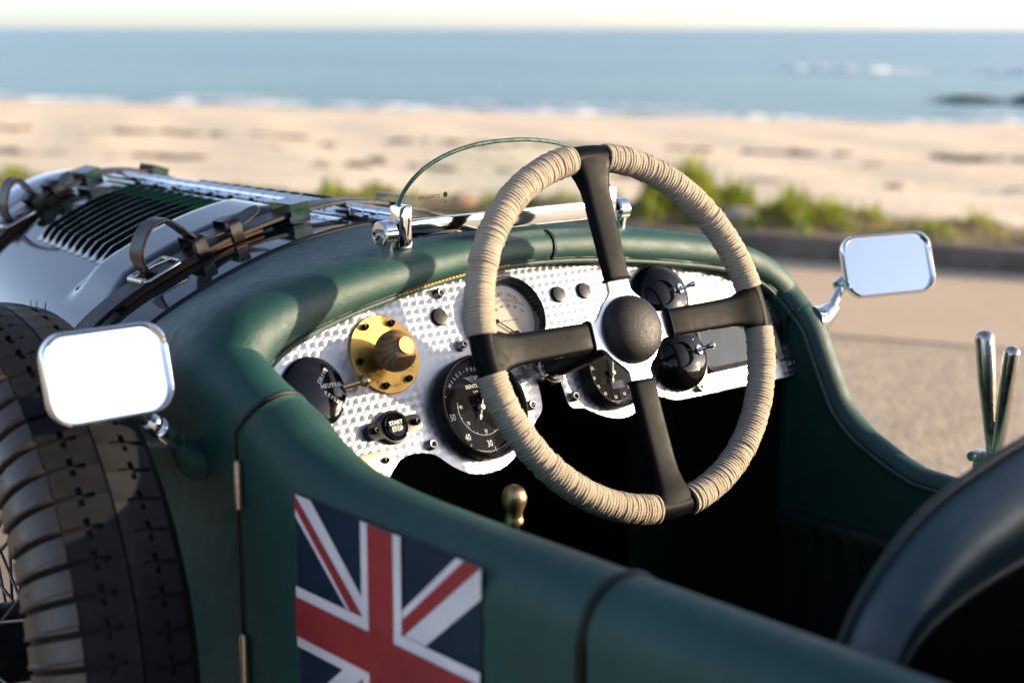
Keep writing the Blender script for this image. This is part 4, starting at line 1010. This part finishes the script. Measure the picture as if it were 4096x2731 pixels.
# gear lever
gp = V3(-.17, -.323, .835)
m = MB(); m.tube([gp + V3(.03, .06, -.5), gp + V3(0, 0, -.012)], .0055, 12); gl = m.build('gear_lever', 'black_satin', car, label='short lever with a turned brass knob')
m = MB(); m.lathe([(0, .0225), (.006, .0215), (.0105, .0175), (.0125, .0115), (.0118, .005), (.0095, -.001), (.0082, -.006), (.0086, -.0105), (.0098, -.013), (.0092, -.016), (0, -.016)], zframe(gp, (-.05, -.08, 1)), 28); m.build('knob', 'brass_d', gl, 50)
# ------------------------------------------------------------------ aero screen
GY = -.121
ws = MB()
def barbox(x0, x1, z0, z1, y0, y1): ws.box(((x0 + x1) / 2, (y0 + y1) / 2, (z0 + z1) / 2), (x1 - x0, y1 - y0, z1 - z0))
ws.box((0, GY, 1.0815), (.286, .012, .019)); 
wsc = ws.build('aero_screen', 'chrome', car, 30, bevel=.0022, label='small half-round glass wind deflector in a polished frame')
for s in (-1, 1):
    m = MB(); m.box((s * .1485, GY, 1.0845), (.017, .017, .045)); m.build('glass_clamp', 'chrome', wsc, 30, bevel=.003)
    m = MB(); m.lathe([(0, -.0085), (.0115, -.0085), (.0135, -.0065), (.0135, .0065), (.0115, .0085), (0, .0085)], frame((s * .1685, GY, 1.0790), (0, 1, 0), (0, 0, 1), (1, 0, 0)), 28)
    m.lathe([(.0085, -.03), (.0085, -.014), (.0105, -.009), (.0125, -.003), (.0125, .0)], frame((s * .1685, GY, 1.0790), (1, 0, 0), (0, 1, 0), (0, 0, 1)), 24); m.build('pivot_post', 'chrome', wsc, 40)
    m = cap_bolt(.0055, .006); inst(m.mesh('pivot_bolt', 'steel', 30), 'pivot_bolt', wsc, frame((s * .1768, GY, 1.0790), (0, 1, 0), (0, 0, 1) if s > 0 else (0, 0, -1), (s, 0, 0)))
gz = lambda x: 1.092 + .0745 * (max(0, 1 - (abs(x) / .1545) ** 2.25)) ** .5
xs = [.1545 * math.sin(a) for a in np.linspace(-PI / 2, PI / 2, 61)]
poly = [(x, gz(x)) for x in xs] + [(.150, 1.088), (-.150, 1.088)]
m = MB(); m.prism(poly, -.0026, .0026, frame((0, GY, 0), (1, 0, 0), (0, 0, 1), (0, -1, 0))); gl_ = m.build('glass_pane', 'glass', wsc, 40)
m = MB(); m.tube([(x, GY, gz(x) + .0003) for x in xs], .0022, 6); m.build('ground_edge', noisy('green_glass_edge', (.03, .085, .065), .25, 0, .5, 0, .1, 40), wsc, 60)
t = MB(); GM = frame((-.112, GY - .0030, 1.113), (-1, 0, 0), (0, 0, 1), (0, 1, 0))
put_text(t, 'STARGLASS', .0056, GM @ Matrix.Translation((.002, 0, 0)), .008); put_text(t, 'XI', .0050, GM @ Matrix.Translation((-.020, -.0062, 0)), .008); put_text(t, 'E5', .0052, GM @ Matrix.Translation((-.020, -.0150, 0)), .004)
t.lathe([(.0042, 0), (.0046, 0)], GM @ Matrix.Translation((-.020, -.0150, 0)), 20); put_text(t, '43R-004657', .0044, GM @ Matrix.Translation((.0035, -.0150, 0)), .008); put_text(t, 'AS1 M-5 DOT 497', .0033, GM @ Matrix.Translation((.0035, -.0205, 0)), .008)
t.lathe([(0, 0), (.0030, 0)], GM @ Matrix.Translation((-.020, .0012, 0)), 14)
t.build('etched_mark', 'black_print', wsc)

# ------------------------------------------------------------------ wing mirrors
def wing_mirror(c, wv, hv, nv, base, mid, label, boss, wd=.113, ht=.078):
    Mx = frame(c, wv, hv, nv); A = rrect(wd, ht, .0215, 8)
    m = MB(); P = []
    for x, y in A:
        d = V3(x, y, 0); P.append([V3(x * .945, y * .912, -.0020), V3(x * .950, y * .918, .0030), V3(x * .972, y * .955, .0052), V3(x, y, .004), V3(x * 1.008, y * 1.012, 0), V3(x * 1.0, y * 1.0, -.006), V3(x * .93, y * .90, -.014), V3(x * .72, y * .66, -.021), V3(x * .3, y * .3, -.024), V3(0, 0, -.0245)])
    m.grid(P, True, False, Mx); wm = m.build('wing_mirror', 'chrome', car, 50, label=label)
    m = MB(); m.flat([(x * .9455, y * .9125) for x, y in A], -.0015, Mx); m.build('mirror_glass', 'mirror', wm)
    back = Mx @ V3(0.0, -.006, -.022); base = Vector(base); mid = Vector(mid)
    d = (back - base).normalized()
    m = MB(); m.tube([base + d * .03, mid, back], [.0062, .0062, .0062], 16); m.tube([mid - d * .012, mid - d * .010, mid + d * .004, mid + d * .006], [.007, .0095, .0095, .007], 18); m.tube([mid + d * .008, mid + d * .010, mid + d * .016, mid + d * .018], [.007, .0086, .0086, .007], 18); m.build('stalk', 'chrome', wm, 40)
    m = MB(); nb = V3(boss, 0, 0); m.tube([base - nb * .012, base + nb * .002, base + nb * .006 + d * .012, base + d * .036], [.022, .020, .0145, .0085], 20); m.build('stalk_boss', 'leather' if boss < 0 else 'chrome', wm, 60)
    return wm
wing_mirror((-.5365, -.2291, 1.0035), (1, 0, 0), (0, .2558, .9667), (0, -.9667, .2558), (-.420, -.165, .896), (-.4725, -.196, .9385), 'chrome wing mirror on the near side, in front of the spare tyre', -1)
w_ = V3(.9221, -.3852, .0365).normalized(); n_ = V3(-.3754, -.8679, .3252).normalized(); w_ = (w_ - n_ * w_.dot(n_)).normalized()
wing_mirror((.5453, -.2317, .9899), w_, n_.cross(w_), n_, (.434, -.206, .926), (.496, -.199, .966), 'chrome wing mirror on the far side against the road', 1, .128, .080)

# ------------------------------------------------------------------ spare wheel on the near side
SC = V3(-.540, .020, .684); sz_ = V3(1, -.072, -.055).normalized(); sx_ = V3(0, 1, 0); sx_ = (sx_ - sz_ * sx_.dot(sz_)).normalized(); SX = frame(SC, sx_, sz_.cross(sx_), sz_)     # local z = across the tyre (towards the body)
def crown(x): return .3365 + .0070 * (1 - (x / .046) ** 2)
prof = [(.243, -.030), (.247, -.045), (.262, -.062), (.285, -.0690), (.305, -.066), (.322, -.056), (.3320, -.0470)] + [(crown(x) - .0042, x) for x in np.linspace(-.044, .044, 11)] + [(.3320, .0470), (.322, .056), (.305, .066), (.285, .069), (.262, .062), (.247, .045), (.243, .030)]
m = MB(); m.lathe(prof, SX, 120); sw_ = m.build('spare_wheel', 'tyre', car, 50, label='spare wheel with treaded black tyre and wire spokes')
NP = 76; pit = 2 * PI * .340 / NP
def tread(sgn):
    """one pitch of half the tread: outline with the cross-shaped sipe let into it"""
    w0, w1 = .0455, .0009; gw = .0024; xc = .0255; lw = .0026; ln = pit * .31; tin = .0135
    h = pit / 2
    pts = [(w0, -h + gw), (xc + lw, -h + gw), (xc + lw, -h + ln), (xc - lw, -h + ln), (xc - lw, -h + gw), (tin, -h + gw), (tin - .001, -h + .0002), (w1, -h + .0002), (w1, h - .0002), (tin - .001, h - .0002), (tin, h - gw), (xc - lw, h - gw), (xc - lw, h - ln), (xc + lw, h - ln), (xc + lw, h - gw), (w0, h - gw)]
    m = MB(); n = len(pts)
    def p3(x, t_, dh):
        R_ = crown(x) + dh; a = t_ / .340; return V3(R_ * math.sin(a), R_ * math.cos(a), sgn * x)
    top = [p3(x, t_, 0) for x, t_ in pts]; bt = [p3(x, t_, -.0050) for x, t_ in pts]
    m.add(top + bt, [list(range(n))] + [[i, (i + 1) % n, (i + 1) % n + n, i + n] for i in range(n)]); return m
tmo = tread(-1).mesh('tread_block', 'tyre', 25); tmi = tread(1).mesh('tread_block', 'tyre', 25)
def lug(sgn):
    m = MB(); h = pit / 2 - .0022
    P = []
    for t_, lift in ((-h, -.0040), (-h + .0003, .0022), (-h + .0012, .0040), (-h + .0042, .0044), (-h + .0056, .0022), (h - .0010, .0018), (h, -.0040)):
        a = t_ / .335; row = []
        for r_, z_ in ((.3372, .0452), (.3335, .0482), (.325, .0565), (.312, .0640), (.296, .0685), (.280, .0690)):
            k = 1 if r_ < .334 else .4
            rr_, zz_ = r_ + lift * .5 * k, z_ + lift * .9 * k + .0008
            row.append(V3(rr_ * math.sin(a), rr_ * math.cos(a), sgn * zz_))
        P.append(row)
    m.grid(P); return m
lgo = lug(-1).mesh('shoulder_lug', 'warm_reflect', 30); lgi = lug(1).mesh('shoulder_lug', 'tyre', 30)
for k in range(NP):
    R = SX @ rotz(2 * PI * k / NP)
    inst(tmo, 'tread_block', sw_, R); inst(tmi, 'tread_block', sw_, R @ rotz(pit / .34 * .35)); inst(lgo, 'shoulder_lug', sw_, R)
hair = MB(); r = np.random.default_rng(3)
for k in range(220):
    th = r.uniform(0, 2 * PI); x = r.choice([-.0452, .0452, -.066, -.0455]); R_ = crown(x) if abs(x) < .05 else .30
    p = SX @ V3(R_ * math.sin(th), R_ * math.cos(th), x); q = SX @ V3((R_ + (.006 if abs(x) < .05 else 0)) * math.sin(th + .004), (R_ + (.006 if abs(x) < .05 else 0)) * math.cos(th + .004), x * (1.02 if abs(x) < .05 else 1.12))
    hair.tube([p, q], .00045, 4)
o = hair.build('tyre_whisker', 'tyre', sw_); o['kind'] = 'stuff'
m = MB(); m.lathe([(.246, -.046), (.240, -.047), (.236, -.042), (.232, -.030), (.222, -.018), (.220, 0), (.222, .018), (.232, .030), (.236, .042), (.246, .046)], SX, 72); m.build('wheel_rim', 'paint', sw_, 40)
m = MB(); m.lathe([(0, -.090), (.020, -.088), (.026, -.080), (.030, -.070), (.042, -.064), (.046, -.055), (.046, .03), (.060, .035), (.060, .045), (0, .045)], SX, 32); m.build('wheel_hub', 'black_satin', sw_, 40)
sp = MB(); sp.tube([(0, 0, 0), (0, .004, 0), (0, .19, 0)], [.0024, .0017, .0016], 8); 
spm = sp.mesh('wire_spoke', 'spoke_steel', 40)
for k in range(56):
    a = 2 * PI * k / 56; outer = k % 2 == 0; tw = (1 if (k // 2) % 2 else -1) * .34
    p = V3(.229 * math.cos(a), .229 * math.sin(a), -.020 if outer else .012); q = V3(.044 * math.cos(a + tw * 2.0), .044 * math.sin(a + tw * 2.0), -.058 if outer else .02)
    d = q - p; L = d.length; y = d.normalized(); x = y.cross(V3(0, 0, 1)).normalized(); inst(spm, 'wire_spoke', sw_, SX @ frame(p, x, y, x.cross(y)) @ Matrix.Diagonal((1, L / .19, 1, 1)))
# mounting boss between the wheel and the body, and the chrome-capped hub of the carrier
m = MB(); m.lathe([(.055, .045), (.05, .07), (.05, .125)], SX, 24); m.build('carrier', 'black_satin', sw_)

# ------------------------------------------------------------------ brake levers outside the far rail
def lever(p0, p1, r0, r1, nm, lab):
    p0, p1 = Vector(p0), Vector(p1); d = (p1 - p0); L = d.length
    m = MB(); m.lathe([(0, -.01), (r0, -.01), (r0, 0), (r0 * 1.05, L * .1), (r1 * .94, L * .6), (r1, L * .93), (r1 * .92, L * .965), (r1 * .6, L * .99), (0, L)], zframe(p0, d), 24); return m.build(nm, 'nickel', car, 40, label=lab)
la = lever((.522, -.410, .775), (.522, -.390, .930), .0058, .0118, 'brake_lever', 'taller polished lever outside the far rail')
lever((.522, -.417, .775), (.520, -.431, .917), .0075, .0098, 'brake_lever', 'shorter polished lever leaning behind the taller one')
m = MB(); m.box((.522, -.412, .770), (.016, .046, .026)); m.tube([(.5, -.395, .778), (.52, -.395, .778)], .0065, 14); m.tube([(.496, -.428, .766), (.53, -.428, .766)], .0055, 14); m.box((.524, -.405, .64), (.012, .03, .26)); m.box((.475, -.405, .53), (.10, .03, .03)); m.build('lever_mount', 'nickel', la, 30, bevel=.003)

# ------------------------------------------------------------------ driver's seat
A = [(0, .985), (.075, .980), (.161, .963), (.218, .943), (.266, .909), (.291, .879), (.310, .845), (.325, .80), (.333, .70), (.333, .40)]
B = [(0, .916), (.070, .914), (.133, .909), (.195, .902), (.251, .888), (.280, .868), (.300, .835), (.312, .79), (.318, .70), (.318, .40)]
def sym(L): return [(-x, z) for x, z in L[:0:-1]] + L
As = crom(sym(A), 4); Bs = crom(sym(B), 4)
rows = []; panel_rows = []
for k in range(len(As)):
    a, b = V3(As[k][0], -.800, As[k][1]), V3(Bs[k][0], -.838, Bs[k][1]); c0 = V3(0, 0, .70); out = (a - V3(0, -.8, .70)).normalized()
    row = [V3(a.x * .80, -.770, .70 + (a.z - .70) * .78 if a.z > .7 else a.z), V3(a.x * .93, -.784, a.z - .022 if a.z > .7 else a.z), V3(a.x * .985, -.792, a.z - .005 if a.z > .7 else a.z), a]
    for t_ in (.2, .4, .6, .8):
        p = a.lerp(b, t_); row.append(p + V3(0, -.024 * math.sin(PI * t_), 0) + out * .012 * math.sin(PI * t_) * (1 if a.z > .7 else .2))
    row += [b]; panel_rows.append([b + V3(0, -.001, 0), V3(b.x * .96, -.846, .70 + (b.z - .70) * .93 if b.z > .7 else b.z), V3(b.x * .5, -.85, .70 + (b.z - .70) * .6 if b.z > .7 else b.z), V3(0, -.85, .62)])
    rows.append(row)
m = MB(); m.grid(rows); seat = m.build('driver_seat', 'seat', car, 60, label='rounded dark green leather seat back')
m = MB(); m.grid(panel_rows); m.build('seat_back_panel', 'black_cloth', seat, 60)
MB().tube([V3(x, -.801, z + .001) for x, z in As], .0036, 8).build('piping', 'leather_in', seat, 60)
MB().tube([V3(x, -.840, z) for x, z in Bs], .0036, 8).build('piping', 'leather_in', seat, 60)
MB().box((0, -.60, .45), (.60, .42, .12)).build('seat_cushion', 'seat', seat, 40, bevel=.03)
# unseen tandem tub seat, added this tall to keep sun off the driver's seat
P = []
for x, y in crom([(.400, -1.02), (.405, -1.15), (.395, -1.28), (.33, -1.39), (.18, -1.43), (0, -1.44), (-.18, -1.43), (-.33, -1.39), (-.395, -1.28), (-.405, -1.15), (-.400, -1.02)], 5):
    k = sm(-1.0, -1.22, y) if False else min(1, max(0, (-1.0 - y) / .2)); top = .93 + .19 * k * k * (3 - 2 * k); d = V3(-x, -1.0 - y, 0).normalized()
    P.append([V3(x, y, .78), V3(x, y, top - .03), V3(x, y, top - .01) + d * .008, V3(x, y, top) + d * .025, V3(x, y, top - .01) + d * .045, V3(x, y, top - .04) + d * .055, V3(x, y, .5) + d * .08])
m = MB(); m.grid(P); m.build('rear_seat_shade', 'seat', car, 60, label='unseen padded tub seat added behind the driver to shade the front seat')
bpy.context.view_layer.update()
